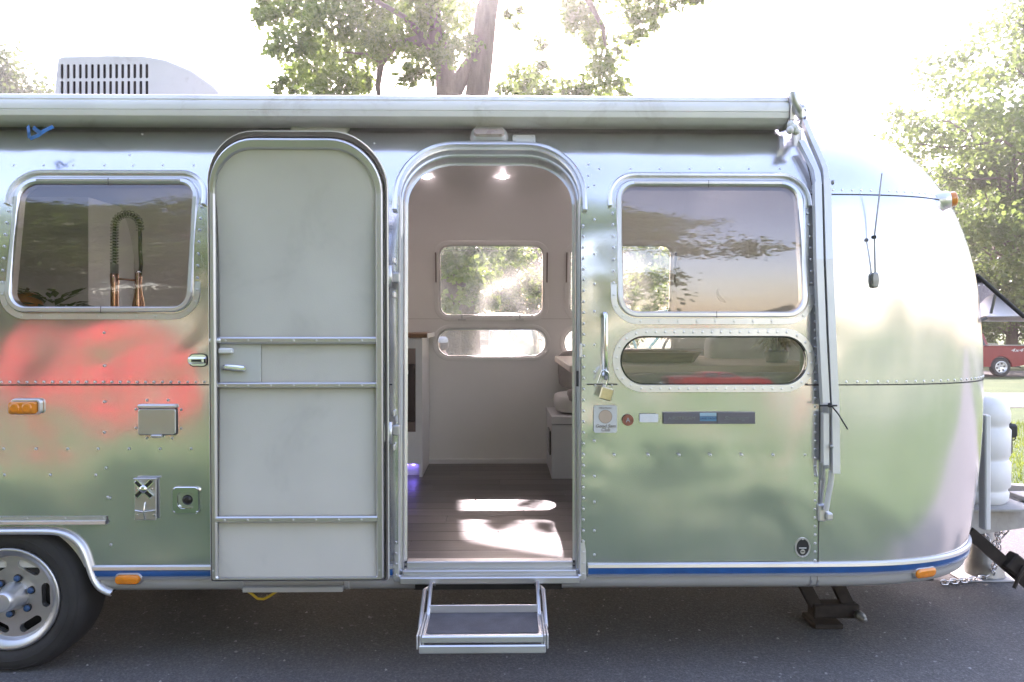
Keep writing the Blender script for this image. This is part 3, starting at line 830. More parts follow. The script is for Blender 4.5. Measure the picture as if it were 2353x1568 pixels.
# ---- the open door, folded flat against the side (its inside faces us)
def DP(x, z, off=0.0):              # off = towards the camera
    return Vector((x, -0.062 - 0.75 * Yi(z) - off, z))
def DPn(x, z): return Vector((0, -1, -0.75 * dY(z))).normalized()
YD = -0.10
def dx_(px, py=800): return W(px, py, -0.13).x
def dz_(py): return W(680, py, -0.12 if py > 500 else -0.17).z
dX0, dX1, dZ0, dZ1 = dx_(475), dx_(891), dz_(1342), dz_(305)
O_SK = rr(dX0, dX1, dZ0, dZ1, .215, .012, 12)
O_FR = rr(dx_(481), dx_(884), dz_(1337), dz_(320), .205, .012, 12)
mb = MB()
ring(mb, [(inset(O_SK, .06), -.01), (inset(O_SK, .003), -.006), (O_SK, 0), (O_SK, .014), (inset(O_SK, .006), .017), (inset(O_SK, .008), .010), (O_FR, .010)], DP, True)
door = mb.build('door', M_TRIM, TR, 30)
sheet('door_skin', inset(O_SK, .02), [], lambda x, z: DP(x, z, -.008), lambda x, z: -DPn(x, z), M_SKIN, door, .12, .06, True)
mb = MB(); ring(mb, [(inset(O_SK, .004), .0165), (inset(O_SK, .006), .024), (inset(O_FR, -.002), .026), (inset(O_FR, .002), .018)], DP, True); mb.build('seal', M_SEAL, door, 40)
O_IN = rr(dx_(497), dx_(864), dz_(1328), dz_(346), .17, .008, 12)
O_FR2 = rr(dx_(484), dx_(880), dz_(1334), dz_(324), .20, .010, 12)
mb = MB()
loops = [(O_FR2, .016), (O_FR2, .040), (rr(dx_(486), dx_(877), dz_(1332), dz_(328), .195, .010, 12), .046), (rr(dx_(493), dx_(867), dz_(1329), dz_(343), .175, .009, 12), .046), (O_IN, .040), (O_IN, .028)]
ring(mb, loops, DP)
mb.build('door_inner_frame', M_DULL, door)
zb1, zb2, zb3 = (dz_(775), dz_(791)), (dz_(880), dz_(893)), (dz_(1187), dz_(1202))
xi0, xi1 = min(p[0] for p in O_IN), max(p[0] for p in O_IN)
def panel(z0, z1, x0, x1, m, name='panel', top=False, off=.031):
    ol = [(x0, z0), (x1, z0), (x1, z1), (x0, z1)]
    if top: ol = [p for p in rr(x0, x1, z0, z1, .168, .001, 12)]
    return sheet(name, ol, [], lambda x, z: DP(x, z, off), DPn, m, door, .15, .04)
zti = max(p[1] for p in O_IN); zbi = min(p[1] for p in O_IN)
panel(zb1[0], zti, xi0, xi1, M_DOORP, top=True)
panel(zb2[1], zb1[1], xi0 + .17, xi1, M_DOORP, off=.029)
xpl = dx_(593)
mb = MB(); mb.box(xi0, xpl, DP(0, 1.35, .036).y, DP(0, 1.35, .028).y, zb2[0], zb1[0], .002); mb.build('lock_plate', M_DOORP2, door)
panel(zb3[0], zb2[1], xi0, xi1, M_DOORP)
panel(zbi, zb3[1], xi0, xi1, M_DOORP)
rv = []
for za_, zb_ in (zb1, zb2, zb3):
    mb = MB(); xs = (xi0 - .012, xi1 + .004); zc_ = (za_ + zb_) / 2; h = (za_ - zb_) / 2
    mb.loft([[DP(x, z, o) for x in xs] for z, o in ((zc_ + h, .03), (zc_ + h, .052), (zc_ + h * .6, .056), (zc_ - h * .5, .056), (zc_ - h, .046), (zc_ - h, .03))], False, False, False, False)
    for x in xs: mb.add([DP(x, z, o) for z, o in ((zc_ + h, .03), (zc_ + h, .052), (zc_ - h, .046), (zc_ - h, .03))], [(0, 1, 2, 3)])
    mb.build('cross_bar', M_DULL, door)
    for k in range(7): rv.append((DP(xi0 + (xi1 - xi0) * (k + .35) / 7, zc_, .056), DPn(0, zc_)))
z = zbi + .03
while z < zti - .2:
    for xx in (dx_(488), dx_(871)): rv.append((DP(xx, z, .046), DPn(0, z)))
    z += .115
rivet_mesh('screws', rv, door, .005)
# bolt tube at the left end of the top bar, two lever handles
p = DP(dx_(485), sum(zb1) / 2, .05)
MB().lathe([(.0, -.012), (.010, -.012), (.012, -.008), (.012, .03), (.009, .034), (0, .034)], p, 'x', 14).build('bolt', M_TRIM, door)
z = dz_(807); y = DP(0, z, .036).y
MB().box(dx_(497), dx_(532), y - .022, y, z - .012, z + .012, .006).build('latch_lever', M_WHITE_PAINT, door)
z = dz_(846); xf = Matrix.Translation((dx_(534), y - .012, z)) @ Matrix.Rotation(R(6), 4, 'Y')
MB().box(-.042, .048, -.012, .012, -.010, .012, .006, 0, xf).lathe([(0, .012), (.012, .012), (.013, 0), (.012, -.012), (0, -.012)], (dx_(514), y - .006, z + .002), 'y', 14).build('door_handle', M_CHROME, door)
# hinges
for py in (637, 992):
    z = W(895, py, -.05).z; xh = W(897, py, -.05).x; mb = MB(); yh = DP(0, z, .03).y
    mb.box(xh - .028, xh + .004, yh - .004, yh + .004, z - .036, z + .036, .003)
    hg = mb.build('hinge', M_TRIM, TR)
    MB().lathe([(.0, -.045), (.008, -.045), (.008, .045), (0, .045)], (xh + .006, yh + .004, z), 'z', 12).build('hinge_barrel', M_TRIM, hg)
    boxo('hinge_leaf', M_TRIM, hg, xh + .004, xh + .034, -.02, .0, z - .02, z + .02, bev=.003)
    for zk in (z - .085, z + .06): boxo('hinge_lug', M_TRIM, hg, xh + .006, xh + .016, -.03, .0, zk, zk + .025, bev=.003)

# ---- fold-out step
st = None
ys0, ys1 = -.42, -.20
zs_t = W(1110, 1430, -.33).z
a0, a1 = W(955, 1470, ys0), W(1262, 1470, ys0)
zt_ = a0.z + .012
xa, xb_ = a0.x, a1.x
def zs(y): return zt_
mb = MB(); mb.box(xa + .02, xb_ - .02, ys0, ys1, zt_ - .028, zt_, .005); st = mb.build('step', M_TRIM, TR)
mb = MB(); mb.loft([[Vector((x, y, zt_ + .0035)) for x, y in rr(xa + .036, xb_ - .036, ys0 + .018, ys1 - .008, .014)]], True)
mb = MB(); ol = rr(xa + .036, xb_ - .036, ys0 + .02, ys1 - .006, .014)
mb.loft([[Vector((x, y, zt_ - .002)) for x, y in ol], [Vector((x, y, zt_ + .003)) for x, y in ol]], True, False, True, False)
mb.build('grip_mat', mat('worn_grey_grip_tape', (.10, .095, .10), .9, 0, .3, 14, .001, 220), st)
MB().box(xa + .012, xb_ - .012, ys0 - .004, ys0 + .012, zt_ - .065, zt_ - .034, .004).build('front_lip', M_TRIM, st)
MB().box(xa + .03, xb_ - .035, ys1 - .004, ys1 + .002, zt_ + .002, zt_ + .032, .001).build('back_flange', M_TRIM, st)
for sx, xc in ((1, xa), (-1, xb_)):
    mb = MB()
    for k in range(3): mb.box(xc + sx * (.002 + k * .010), xc + sx * (.009 + k * .010), ys0 - .002 + k * .004, ys1 + .01, zt_ - .05 + k * .006, zt_ + .004 - k * .001, .003)
    mb.build('side_rail', M_TRIM, st)
    mb = MB()
    mb.tube([(xc + sx * .005, ys0 + .10, zt_ - .01), (xc + sx * .008, ys1 + .03, zt_ + .08), (xc + sx * .012, .03, .36)], .008, 8)
    mb.tube([(xc + sx * .026, ys1 - .02, zt_ - .01), (xc + sx * .03, ys1 + .06, zt_ + .10), (xc + sx * .028, .06, .36)], .008, 8)
    mb.build('hanger_arm', M_DULL, st)
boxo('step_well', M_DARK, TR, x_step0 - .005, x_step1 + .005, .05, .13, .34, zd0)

M_SATIN0 = mat('satin_plate_aluminium', (0.66, 0.665, 0.67), 0.5, 0.3, 0.05, 6)
# ---- awning along the roof edge
xa1 = W(1813, 258, .15).x
apro = [(.20, 2.470), (.14, 2.482), (.075, 2.480), (.045, 2.470), (.036, 2.452), (.040, 2.449), (.040, 2.445), (.030, 2.441), (.024, 2.425), (.026, 2.404), (.030, 2.402), (.027, 2.399), (.032, 2.378), (.055, 2.362), (.10, 2.354), (.16, 2.358), (.20, 2.39)]
apro = [(y + .12, 1.5 + (z - 1.5) * 1.037) for y, z in apro]
def aw_loop(x): return [Vector((x, y, z)) for y, z in apro]
mb = MB(); mb.loft([aw_loop(x_) for x_ in np.linspace(XR + .1, xa1, 14)], True, True, True, True)
aw = mb.build('awning', grimy('pale_weathered_awning_cover', (.78, .775, .77), (.50, .47, .44), .42, .1, 200, .0002, .33, .46, 3.0, .6), TR, 32)
boxo('awning_gap_plate', M_SATIN0, aw, XR + .1, xa1, .24, .40, 2.405, 2.43)  # added plate, closes the gap against skylight leaking behind the awning
bx = xa1
mb = MB()
ol = [(y + .12, 1.5 + (z - 1.5) * 1.037) for y, z in [(.215, 2.40), (.15, 2.345), (.07, 2.335), (.02, 2.37), (.012, 2.43), (.03, 2.485), (.09, 2.505), (.16, 2.49), (.21, 2.45)]]
mb.loft([[Vector((bx + dx, y, z)) for y, z in ol] for dx in (.002, .022)], True, True, True, False)
mb.build('end_bracket', M_DULL, aw)
# ragged fabric end hanging out
pts_ = W(1823, 297, .11)
mb = MB()
for k in range(6):
    c = pts_ + Vector((rng.uniform(-.02, .012), rng.uniform(-.01, .02), rng.uniform(-.025, .03)))
    mb.lathe([(0, -.02), (.014, -.012), (.018, 0), (.012, .014), (0, .02)], c, 'z', 7, True, 0, k)
mb.build('frayed_fabric', M_CLOTH_W, aw)
M_SATIN = mat('satin_anodised_aluminium', (0.66, 0.665, 0.67), 0.5, 0.55, 0.05, 6)
# arms: two channels side by side that follow the body
def sp(px, py, off): 
    s = S(px, py, off); return P(s.x, s.z, off)
def bar(pts, w, d, mb, mi=0):
    """rectangular channel, w along x, d off the body"""
    loops = []
    for (px, py, off) in pts:
        p = sp(px, py, off); n = Pn(p.x, p.z); 
        loops.append([p + Vector((-w / 2, 0, 0)), p + Vector((w / 2, 0, 0)), p + Vector((w / 2, 0, 0)) + n * d, p + Vector((-w / 2, 0, 0)) + n * d])
    mb.loft(loops, True, True, True, False, mi)
mb = MB(); bar([(1874, 432, .03), (1877, 600, .03), (1884, 780, .03), (1892, 932, .03)], .030, .032, mb); arm = mb.build('awning_arm', M_SATIN, TR)
mb = MB(); bar([(1894, 428, .03), (1898, 600, .03), (1905, 780, .03), (1912, 932, .03), (1914, 1084, .035)], .031, .036, mb); mb.build('outer_channel', M_SATIN, arm)
mb = MB(); bar([(1884.5, 434, .028), (1887.5, 600, .028), (1894.5, 780, .028), (1902, 932, .028)], .006, .02, mb); mb.build('channel_groove', M_DARK, arm)
mb = MB(); bar([(1839, 342, .03), (1855, 372, .03), (1872, 405, .03), (1877, 436, .03)], .024, .026, mb); mb.build('upper_rafter', M_SATIN, arm)
mb = MB(); bar([(1850, 305, .05), (1866, 345, .04), (1884, 384, .034), (1892, 405, .033), (1895, 436, .033)], .022, .028, mb); mb.build('upper_brace', M_SATIN, arm)
mb = MB(); bar([(1893, 948, .03), (1893, 1066, .034)], .024, .026, mb); mb.build('inner_leg', M_SATIN, arm)
mb = MB(); mb.tube([sp(1911, 1082, .045), sp(1909, 1110, .04), sp(1903, 1140, .035), sp(1898, 1172, .03)], [.012, .012, .012, .012], 8); mb.build('lower_strut', M_SATIN, arm)
mb = MB(); mb.tube([sp(1888, 1062, .035), sp(1886, 1085, .03), sp(1885, 1100, .02)], [.010, .008, .008], 8); mb.build('lever', M_DULL, arm)
p = sp(1889, 1178, 0); mb = MB(); mb.box(p.x - .022, p.x + .014, p.y - .016, p.y + .002, p.z - .035, p.z + .038, .005).box(p.x + .006, p.x + .034, p.y - .034, p.y, p.z - .026, p.z + .006, .006); mb.build('foot_bracket', M_DULL, arm)
p = sp(1833, 325, 0); mb = MB(); mb.box(p.x - .026, p.x + .012, p.y - .026, p.y + .01, p.z - .045, p.z + .05, .006); mb.build('rail_bracket', M_DULL, arm)
p = sp(1846, 272, .03); mb = MB(); mb.tube([Vector((bx + .012, .15, 2.52)), Vector((bx + .028, .12, 2.44)), sp(1846, 285, .05), sp(1850, 302, .05)], [.018, .022, .024, .024], 8)
c = sp(1849, 284, .085); mb.lathe([(0, -.004), (.026, -.004), (.030, .0), (.030, .008)], c, 'y', 20); mb.build('arm_knuckle', M_DULL, arm)
for k in range(5):
    a = 2 * math.pi * k / 5; MB().lathe([(0, -.0055), (.0045, -.0055), (.0045, 0)], c + Vector((.015 * math.cos(a), 0, .015 * math.sin(a))), 'y', 8).build('knuckle_hole', M_DARK, arm)
p = sp(1906, 425, .03); MB().lathe([(0, -.006), (.007, -.006), (.007, .012), (.011, .013), (.011, .018), (0, .019)], p, 'x', 12).build('knob', M_STEEL, arm)
p = sp(1911, 1026, .074); MB().lathe([(0, -.006), (.006, -.005), (.0075, 0), (.0075, .006)], p, 'y', 10).build('bolt', M_STEEL, arm)
# black cable tie round the arm, with its long tail
ct = MB(); p = sp(1903, 932, .07)
ct.tube([p + Vector((-.036, .0, .0)), p + Vector((0, -.006, .001)), p + Vector((.036, -.002, .0))], .004, 6).box(p.x - .004, p.x + .010, p.y - .016, p.y - .004, p.z - .006, p.z + .012, .002)
ct.tube([p + Vector((.004, -.012, .006)), p + Vector((.028, -.03, -.03)), p + Vector((.066, -.035, -.094))], .0032, 6)
tag(ct.build('cable_tie', M_BLACK), 'black plastic cable tie with long tail round the awning arm', 'cable tie')
# blue torn strap under the awning
mb = MB()
def ribbon(pts, w, th=.0015):
    loops = []
    for i, p in enumerate(pts):
        p = Vector(p); d = (Vector(pts[min(i + 1, len(pts) - 1)]) - Vector(pts[max(i - 1, 0)])).normalized(); s = d.cross(Vector((0, 1, .15))).normalized() * w / 2
        loops.append([p - s, p + s, p + s + Vector((0, th, 0)), p - s + Vector((0, th, 0))])
    mb.loft(loops, True, True, True, False)
q = lambda a, b, y=-.005: W(a, b, y)
ribbon([q(122, 291, .10), q(103, 300, .08), q(86, 312, .06), q(68, 319, .05)], .016); ribbon([q(67, 318, .05), q(66, 304, .05), q(64, 289, .08)], .014)
ribbon([q(95, 306, .06), q(84, 300, .07), q(76, 293, .09)], .018)
sb = mb.build('torn_strap', mat('faded_blue_webbing', (.02, .13, .32), .8, 0, .3, 30)); tag(sb, 'torn blue strap hanging below the awning cover', 'strap')

# ---- roof air conditioner
ac0, ac1 = D(114, 3.95), D(542, 3.95)
acp = [(ac0, 2.50), (ac0 + .012, 2.70), (ac0 + .03, 2.872), (ac0 + .05, 2.886), (ac0 + .30, 2.894), (ac0 + .48, 2.892), (ac0 + .60, 2.872), (ac0 + .74, 2.815), (ac0 + .86, 2.73), (ac0 + .93, 2.65), (ac1 - .005, 2.56), (ac1, 2.50)]
yA, yB = .75, 1.62
def acl(y, s):
    cx_, cz_ = sum(p[0] for p in acp) / len(acp), 2.5
    return [Vector((cx_ + (x - cx_) * s, y, cz_ + (z - cz_) * s)) for x, z in acp]
mb = MB(); mb.loft([acl(yA, .965), acl(yA + .012, .988), acl(yA + .04, 1), acl(yB - .04, 1), acl(yB, .965)], False, False, True, True)
M_ACP = grimy('weathered_white_shroud', (.72, .71, .71), (.46, .43, .40), .45, 0, 80, .0003, .30, .45, 4.0, .6)
acu = mb.build('air_conditioner', M_ACP, TR, 35)
slots = []
s0, s1 = D(142, 3.95), D(341, 3.95)
for r_ in range(2):
    for k in range(15):
        x = s0 + (s1 - s0) * (k + .02) / 14.3; zc_ = 2.80 - r_ * .088 + .0003 * k
        slots.append(rr(x - .0078, x + .0078, zc_ - .038, zc_ + .038, .0076, None, 5))
sheet('grille', [(p.x, p.z) for p in acl(yA, .965)], slots, lambda x, z: Vector((x, yA, z)), lambda x, z: Vector((0, -1, 0)), M_ACP, acu, .08, .06)
mb = MB()
for s in slots: mb.loft([[Vector((x, yA, z)) for x, z in s], [Vector((x, yA + .006, z)) for x, z in s]], True, False, False, False)
o = mb.build('slot_edges', M_PLASTIC_W, acu); o['kind'] = 'stuff'
boxo('condenser', mat('dark_condenser', (.045, .04, .04), .6, .4, .5, 40), acu, ac0 + .06, ac0 + .56, yA + .02, yB - .1, 2.5, 2.86)

# ---- fixtures on the side
def lens_light(px, py, w, h, r, name, base_m, dx=0.0, dzz=0.0):
    s = S(px, py); mb = MB(); o = rr(s.x - w / 2, s.x + w / 2, s.z - h / 2, s.z + h / 2, r)
    ring(mb, [(o, .0), (o, .012), (inset(o, .004), .018), (inset(o, .010), .018)], P); b = mb.build(name, base_m, TR)
    i = [(x + dx, z + dzz) for x, z in inset(o, .007)]; mb = MB()
    L = [[P(x, z, of) for x, z in inset(i, ins)] for ins, of in ((0, .012), (.0, .026), (.004, .032), (.012, .034))]
    mb.loft(L, True, False, True, True); mb.build('lens', M_AMBER, b, 40); return b, s
b, s = lens_light(64, 934, .128, .066, .018, 'side_marker_light', M_TRIM, -.008, -.004)
for dx in (-.028, .024):
    mb = MB(); mb.lathe([(.022, 0), (.020, -.003), (.012, -.0045), (.007, -.003), (0, -.004)], P(s.x + dx - .008, s.z - .004, .034), 'y', 18); mb.build('lens_boss', M_AMBER, b)
b, s = lens_light(299, 1328, .118, .052, .025, 'reflector', M_DULL)
# same reflector low on the end cap
def proj(p):
    f = p.x * SN + (p.y - CAM_Y) * CS; return CX + FPX * (p.x * CS - (p.y - CAM_Y) * SN) / f, HY - FPX * (p.z - CAM_Z) / f
def cap_frame(px, py):
    """angle and height on the front cap that the photograph shows at (px, py)"""
    best = None; th0, z0, dt, dz = R(45), 1.4, R(44), 1.0
    for it in range(7):
        for a in np.linspace(max(.01, th0 - dt), min(R(100), th0 + dt), 17):
            for z in np.linspace(max(.4, z0 - dz), min(2.5, z0 + dz), 17):
                u, v = proj(cap(a, z)); e = (u - px) ** 2 + (v - py) ** 2
                if best is None or e < best[0]: best = (e, a, z)
        th0, z0 = best[1], best[2]; dt *= .3; dz *= .3
    return best[1], best[2]
def capmap(th0, z0):
    """local (u along the plan, z) -> cap surface"""
    ths = [th0 + R(.2) * k for k in range(-150, 151)]; c = [cap(t, z0) for t in ths]; acc = [0]
    for a, b_ in zip(c, c[1:]): acc.append(acc[-1] + (b_ - a).length)
    mid = acc[150]
    def f(u, z, off=0.0):
        i = int(np.clip(np.searchsorted(acc, u + mid), 1, 300)); k = (u + mid - acc[i - 1]) / max(1e-9, acc[i] - acc[i - 1])
        return cap(ths[i - 1] + (ths[i] - ths[i - 1]) * k, z, off)
    return f
th, zz = cap_frame(2122, 1326); f = capmap(th, .42)
o = rr(-.062, .062, .345 + .012, .345 + .066, .025); mb = MB()
zz = max(.395, zz)
o = rr(-.060, .060, zz - .026, zz + .026, .025)
ring(mb, [(o, -.01), (o, .010), (inset(o, .004), .015), (inset(o, .009), .015)], f); b = mb.build('reflector', M_DULL, TR)
mb = MB(); i = inset(o, .006); mb.loft([[f(x, z, of) for x, z in inset(i, ins)] for ins, of in ((0, .008), (0, .020), (.005, .025), (.012, .026))], True, False, True, True); mb.build('lens', M_AMBER, b, 40)
# amber clearance lamp high on the cap
th, zz = cap_frame(2168, 461); c0 = cap(th, zz); n0 = Vector((.93, -.30, .12)).normalized(); rot = n0.to_track_quat('Z', 'Y').to_matrix()
mb = MB(); mb.lathe([(.046, -.05), (.043, .0), (.040, .022), (.036, .026), (0, .026)], c0, 'z', 24, True, 0, 0, rot); b = mb.build('clearance_lamp', M_TRIM, TR, 40)
MB().lathe([(.034, .024), (.034, .046), (.030, .052), (.018, .056), (0, .057)], c0, 'z', 24, True, 0, 0, rot).build('lens', M_AMBER, b, 40)
# antenna
th, zz = cap_frame(2007, 645); c = cap(th, zz, .014)
mb = MB(); mb.loft([[c + Vector((x * s_, y * s_ * .9, z)) for x, y in ((-.013, -.010), (.013, -.010), (.016, .014), (-.016, .014))] for z, s_ in ((-.032, .35), (-.026, .8), (.0, 1.0), (.026, .85), (.034, .5))], True, True, True, False); an = mb.build('antenna', M_STEEL, TR)
th, zz = cap_frame(1994, 410); ct_ = cap(th, zz, .10)
th, zz = cap_frame(1999, 547); cm = cap(th, zz, .034)
mb = MB(); mb.tube([c + Vector((0, 0, .03)), cm, (ct_ + cm) / 2 + Vector((0, .0, 0)), ct_], [.0042, .0038, .0034, .003], 6).lathe([(0, -.004), (.0042, 0), (0, .004)], ct_, 'z', 8); mb.build('whip', M_STEEL, an)
MB().box(cm.x - .010, cm.x + .007, cm.y - .008, cm.y + .012, cm.z - .008, cm.z + .007, .003).build('clip', M_BLACK, an)
# porch light and plate above the door
s = S(1124, 322); o = rr(s.x - .088, s.x + .088, s.z - .022, s.z + .042, .034); mb = MB()
mb.loft([[P(x, z, .001) for x, z in o], [P(s.x + (x - s.x) * .92, z - .002, .030) for x, z in o], [P(s.x + (x - s.x) * .80, s.z + (z - s.z) * .85 - .004, .046) for x, z in o]], True, False, True, True); b = mb.build('porch_light', M_SATIN, TR, 40)
o2_ = rr(s.x - .070, s.x + .070, s.z - .024, s.z + .010, .016); mb = MB(); mb.loft([[P(x, z, .040) for x, z in o2_], [P(x, z, .052) for x, z in inset(o2_, .003)]], True, False, True, False); mb.build('lens', mat('smoky_lens', (.42, .33, .30), .3), b)
s = S(1204, 322); o = rr(s.x - .052, s.x + .052, s.z - .022, s.z + .024, .008); mb = MB(); mb.loft([[P(x, z, .0) for x, z in o], [P(x, z, .006) for x, z in o]], True, False, True, False); b = mb.build('cover_plate', M_WHITE_PAINT, TR)
rivet_mesh('rivets', [(P(s.x + a, s.z + c_, .006), Pn(0, s.z)) for a in (-.042, .042) for c_ in (-.013, .015)], b, .005)
s = S(737, 296); o = rr(s.x - .135, s.x + .135, s.z - .03, s.z + .018, .02); mb = MB(); mb.loft([[P(x, z, .0) for x, z in o], [P(x, z, .025) for x, z in inset(o, .004)], [P(x, z, .028) for x, z in inset(o, .012)]], True, False, True, True); mb.build('roof_vent_cover', M_WHITE_PAINT, TR, 40)
# small latch on the skin left of the door (door hold-back)
s = S(457, 828); mb = MB(); o = rr(s.x - .040, s.x + .038, s.z - .028, s.z + .028, .02); mb.loft([[P(x, z, 0) for x, z in o], [P(x, z, .004) for x, z in o]], True, False, True, False); b = mb.build('door_catch', M_BLACK, TR)
mb = MB(); o2_ = inset(o, .004); mb.loft([[P(x, z, .004) for x, z in o2_], [P(x, z, .007) for x, z in o2_]], True, False, True, False).box(s.x - .04, s.x + .036, -.024, -.006, s.z - .014, s.z + .014, .006); mb.build('catch_plate', M_CHROME, b)
boxo('catch_slot', M_BLACK, b, s.x - .022, s.x + .02, -.0255, -.02, s.z - .006, s.z + .004)
# square access hatch
s = S(363, 965); o = rr(s.x - .082, s.x + .082, s.z - .065, s.z + .052, .012); mb = MB()
ring(mb, [(o, .0), (o, .004), (inset(o, .003), .005)], P); b = mb.build('access_hatch', M_GAP, TR)
o3 = rr(s.x - .079, s.x + .079, s.z - .062, s.z + .047, .012); mb = MB(); mb.loft([[P(x, z, .001) for x, z in o3], [P(x, z, .010) for x, z in o3], [P(x, z, .012) for x, z in inset(o3, .003)]], True, False, True, False); mb.build('lid', M_DULL, b)
mb = MB(); mb.box(s.x - .08, s.x + .08, -.016, .0, s.z + .05, s.z + .066, .004); mb.build('hood', M_TRIM, b)
mb = MB(); mb.box(s.x - .024, s.x + .022, -.014, .0, s.z - .074, s.z - .062, .003); mb.build('finger_tab', M_DULL, b)
# vent plate with cross
s = S(337, 1145); w_, h_ = .047, .089
mb = MB(); mb.box(s.x - w_ + .003, s.x + w_, -.008, .003, s.z - h_, s.z + h_, .003); mb.box(s.x - w_, s.x + w_ + .004, -.014, 0, s.z + h_ - .008, s.z + h_, .002)
b = mb.build('water_heater_vent', M_DULL, TR); cz_ = s.z + .043
for ang in (45, -45):
    xf = Matrix.Translation((s.x - .003, -.012, cz_)) @ Matrix.Rotation(R(ang), 4, 'Y')
    MB().box(-.05, .05, -.005, .004, -.010, -.007, 0, 0, xf).box(-.05, .05, -.005, .004, .007, .010, 0, 0, xf).box(-.045, .045, -.001, .003, -.007, .007, 0, 1, xf).build('cross_brace', [M_CHROME, M_DARK], b)
MB().lathe([(0, -.012), (.012, -.011), (.017, -.006), (.018, .0)], (s.x - .003, -.012, cz_), 'y', 18).build('boss', M_CHROME, b)
mb = MB(); zz = s.z - .048; mb.tube([(s.x - .04, -.01, zz), (s.x, -.022, zz - .003), (s.x + .043, -.01, zz)], .0028, 6); mb.build('grab_bar', M_CHROME, b)
mb = MB(); mb.tube([(s.x + .002, -.010, zz + .034), (s.x + .002, -.018, zz + .016), (s.x + .002, -.022, zz - .003), (s.x + .002, -.012, zz - .035)], .003, 6); mb.build('grab_rib', M_CHROME, b)
rivet_mesh('screws', [(Vector((s.x + a, -.008, s.z + c_)), (0, -1, 0)) for a, c_ in ((-.036, .078), (.032, .078), (-.030, .043), (.030, .043), (-.03, -.068), (.038, -.068))], b, .0055, M_CHROME)
# round power inlet with rounded square plate
s = S(429, 1149); o = rr(s.x - .060, s.x + .060, s.z - .060, s.z + .060, .042); mb = MB()
def bulge(o, k): return [(s.x + (x - s.x) * (1 + k * (1 - ((z - s.z) / .06) ** 2)), s.z + (z - s.z) * (1 + k * (1 - ((x - s.x) / .06) ** 2))) for x, z in o]
ob_ = bulge(rr(s.x - .054, s.x + .054, s.z - .054, s.z + .054, .016), .12)
circ = [(s.x + .042 * math.cos(2 * math.pi * (k + .5) / 36 - math.pi / 2 + .78), s.z + .042 * math.sin(2 * math.pi * (k + .5) / 36 - math.pi / 2 + .78)) for k in range(36)]
circ = [(s.x + .042 * (x - s.x) / math.hypot(x - s.x, z - s.z), s.z + .042 * (z - s.z) / math.hypot(x - s.x, z - s.z)) for x, z in ob_]
ring(mb, [(ob_, 0), (ob_, .010), (inset(ob_, .003), .013), (circ, .013), ([(s.x + (x - s.x) * .97, s.z + (z - s.z) * .97) for x, z in circ], .010), ([(s.x + (x - s.x) * .92, s.z + (z - s.z) * .92) for x, z in circ], -.03)], P)
b = mb.build('power_inlet', M_CHROME, TR)
mb = MB(); mb.lathe([(0, .026), (.040, .026), (.040, .03)], (s.x, 0, s.z), 'y', 24).lathe([(0, -.002), (.010, -.002), (.020, .004), (.024, .012), (.024, .03)], (s.x + .003, 0, s.z), 'y', 20); mb.build('socket', mat('glossy_black_plastic', (.02, .016, .016), .15), b)
rivet_mesh('screws', [(P(s.x + a, s.z + c_, .013), (0, -1, 0)) for a in (-.049, .049) for c_ in (-.049, .049)], b, .005, M_CHROME)
# awning rail above the wheel
z0, z1 = Z(1201, 100), Z(1187, 100); x1_ = X(246, 1193)
mb = MB(); mb.loft([[P(x, z, o) for x in np.linspace(XR + .2, x1_, 8)] for z, o in ((z1, .0), (z1, .006), (z0 + .010, .006), (z0 + .008, .014), (z0 - .004, .016), (z0 - .008, .008), (z0 - .008, 0))], False, False, False, False)
b = mb.build('accessory_rail', M_TRIM, TR); rivet_mesh('rivets', [(P(x1_ - .012 - .16 * k, z1 - .007, .006), (0, -1, 0)) for k in range(4)], b, .0045)
# wheel arch moulding
ol = dens(arch_full, .02)[:-1]
ii = [i for i, p in enumerate(dens(arch_full, .02)) ]
ol = []
for a, b_ in zip(arch_full, arch_full[1:]):
    k = max(1, int(math.dist(a, b_) / .015)); ol += [(a[0] + (b_[0] - a[0]) * j / k, a[1] + (b_[1] - a[1]) * j / k) for j in range(k)]
ol.append(arch_full[-1])
# smooth the run
for _ in range(6): ol = [ol[0]] + [((a[0] + 2 * b_[0] + c_[0]) / 4, (a[1] + 2 * b_[1] + c_[1]) / 4) for a, b_, c_ in zip(ol, ol[1:], ol[2:])] + [ol[-1]]
loops = []
for d_, h_ in ((.014, .0), (.014, .012), (.010, .022), (.002, .027), (-.006, .024), (-.010, .014), (-.013, .010), (-.015, .0)):
    l = []
    for i, p in enumerate(ol):
        a = Vector(ol[max(0, i - 1)]); b_ = Vector(ol[min(len(ol) - 1, i + 1)]); t = (b_ - a).normalized()
        l.append(P(p[0] - t.y * d_, p[1] + t.x * d_, h_))
    loops.append(l)
MB().loft(loops, False, False, False, True).build('wheel_arch_moulding', M_TRIM, TR)
mb = MB(); mb.loft([[P(x, z, 0) for x, z in ol], [P(x, z, -.42) for x, z in ol]], False, False, False, True); mb.add([P(x, z, -.42) for x, z in ol], [list(range(len(ol)))]); mb.build('wheel_well', M_DARK, TR)

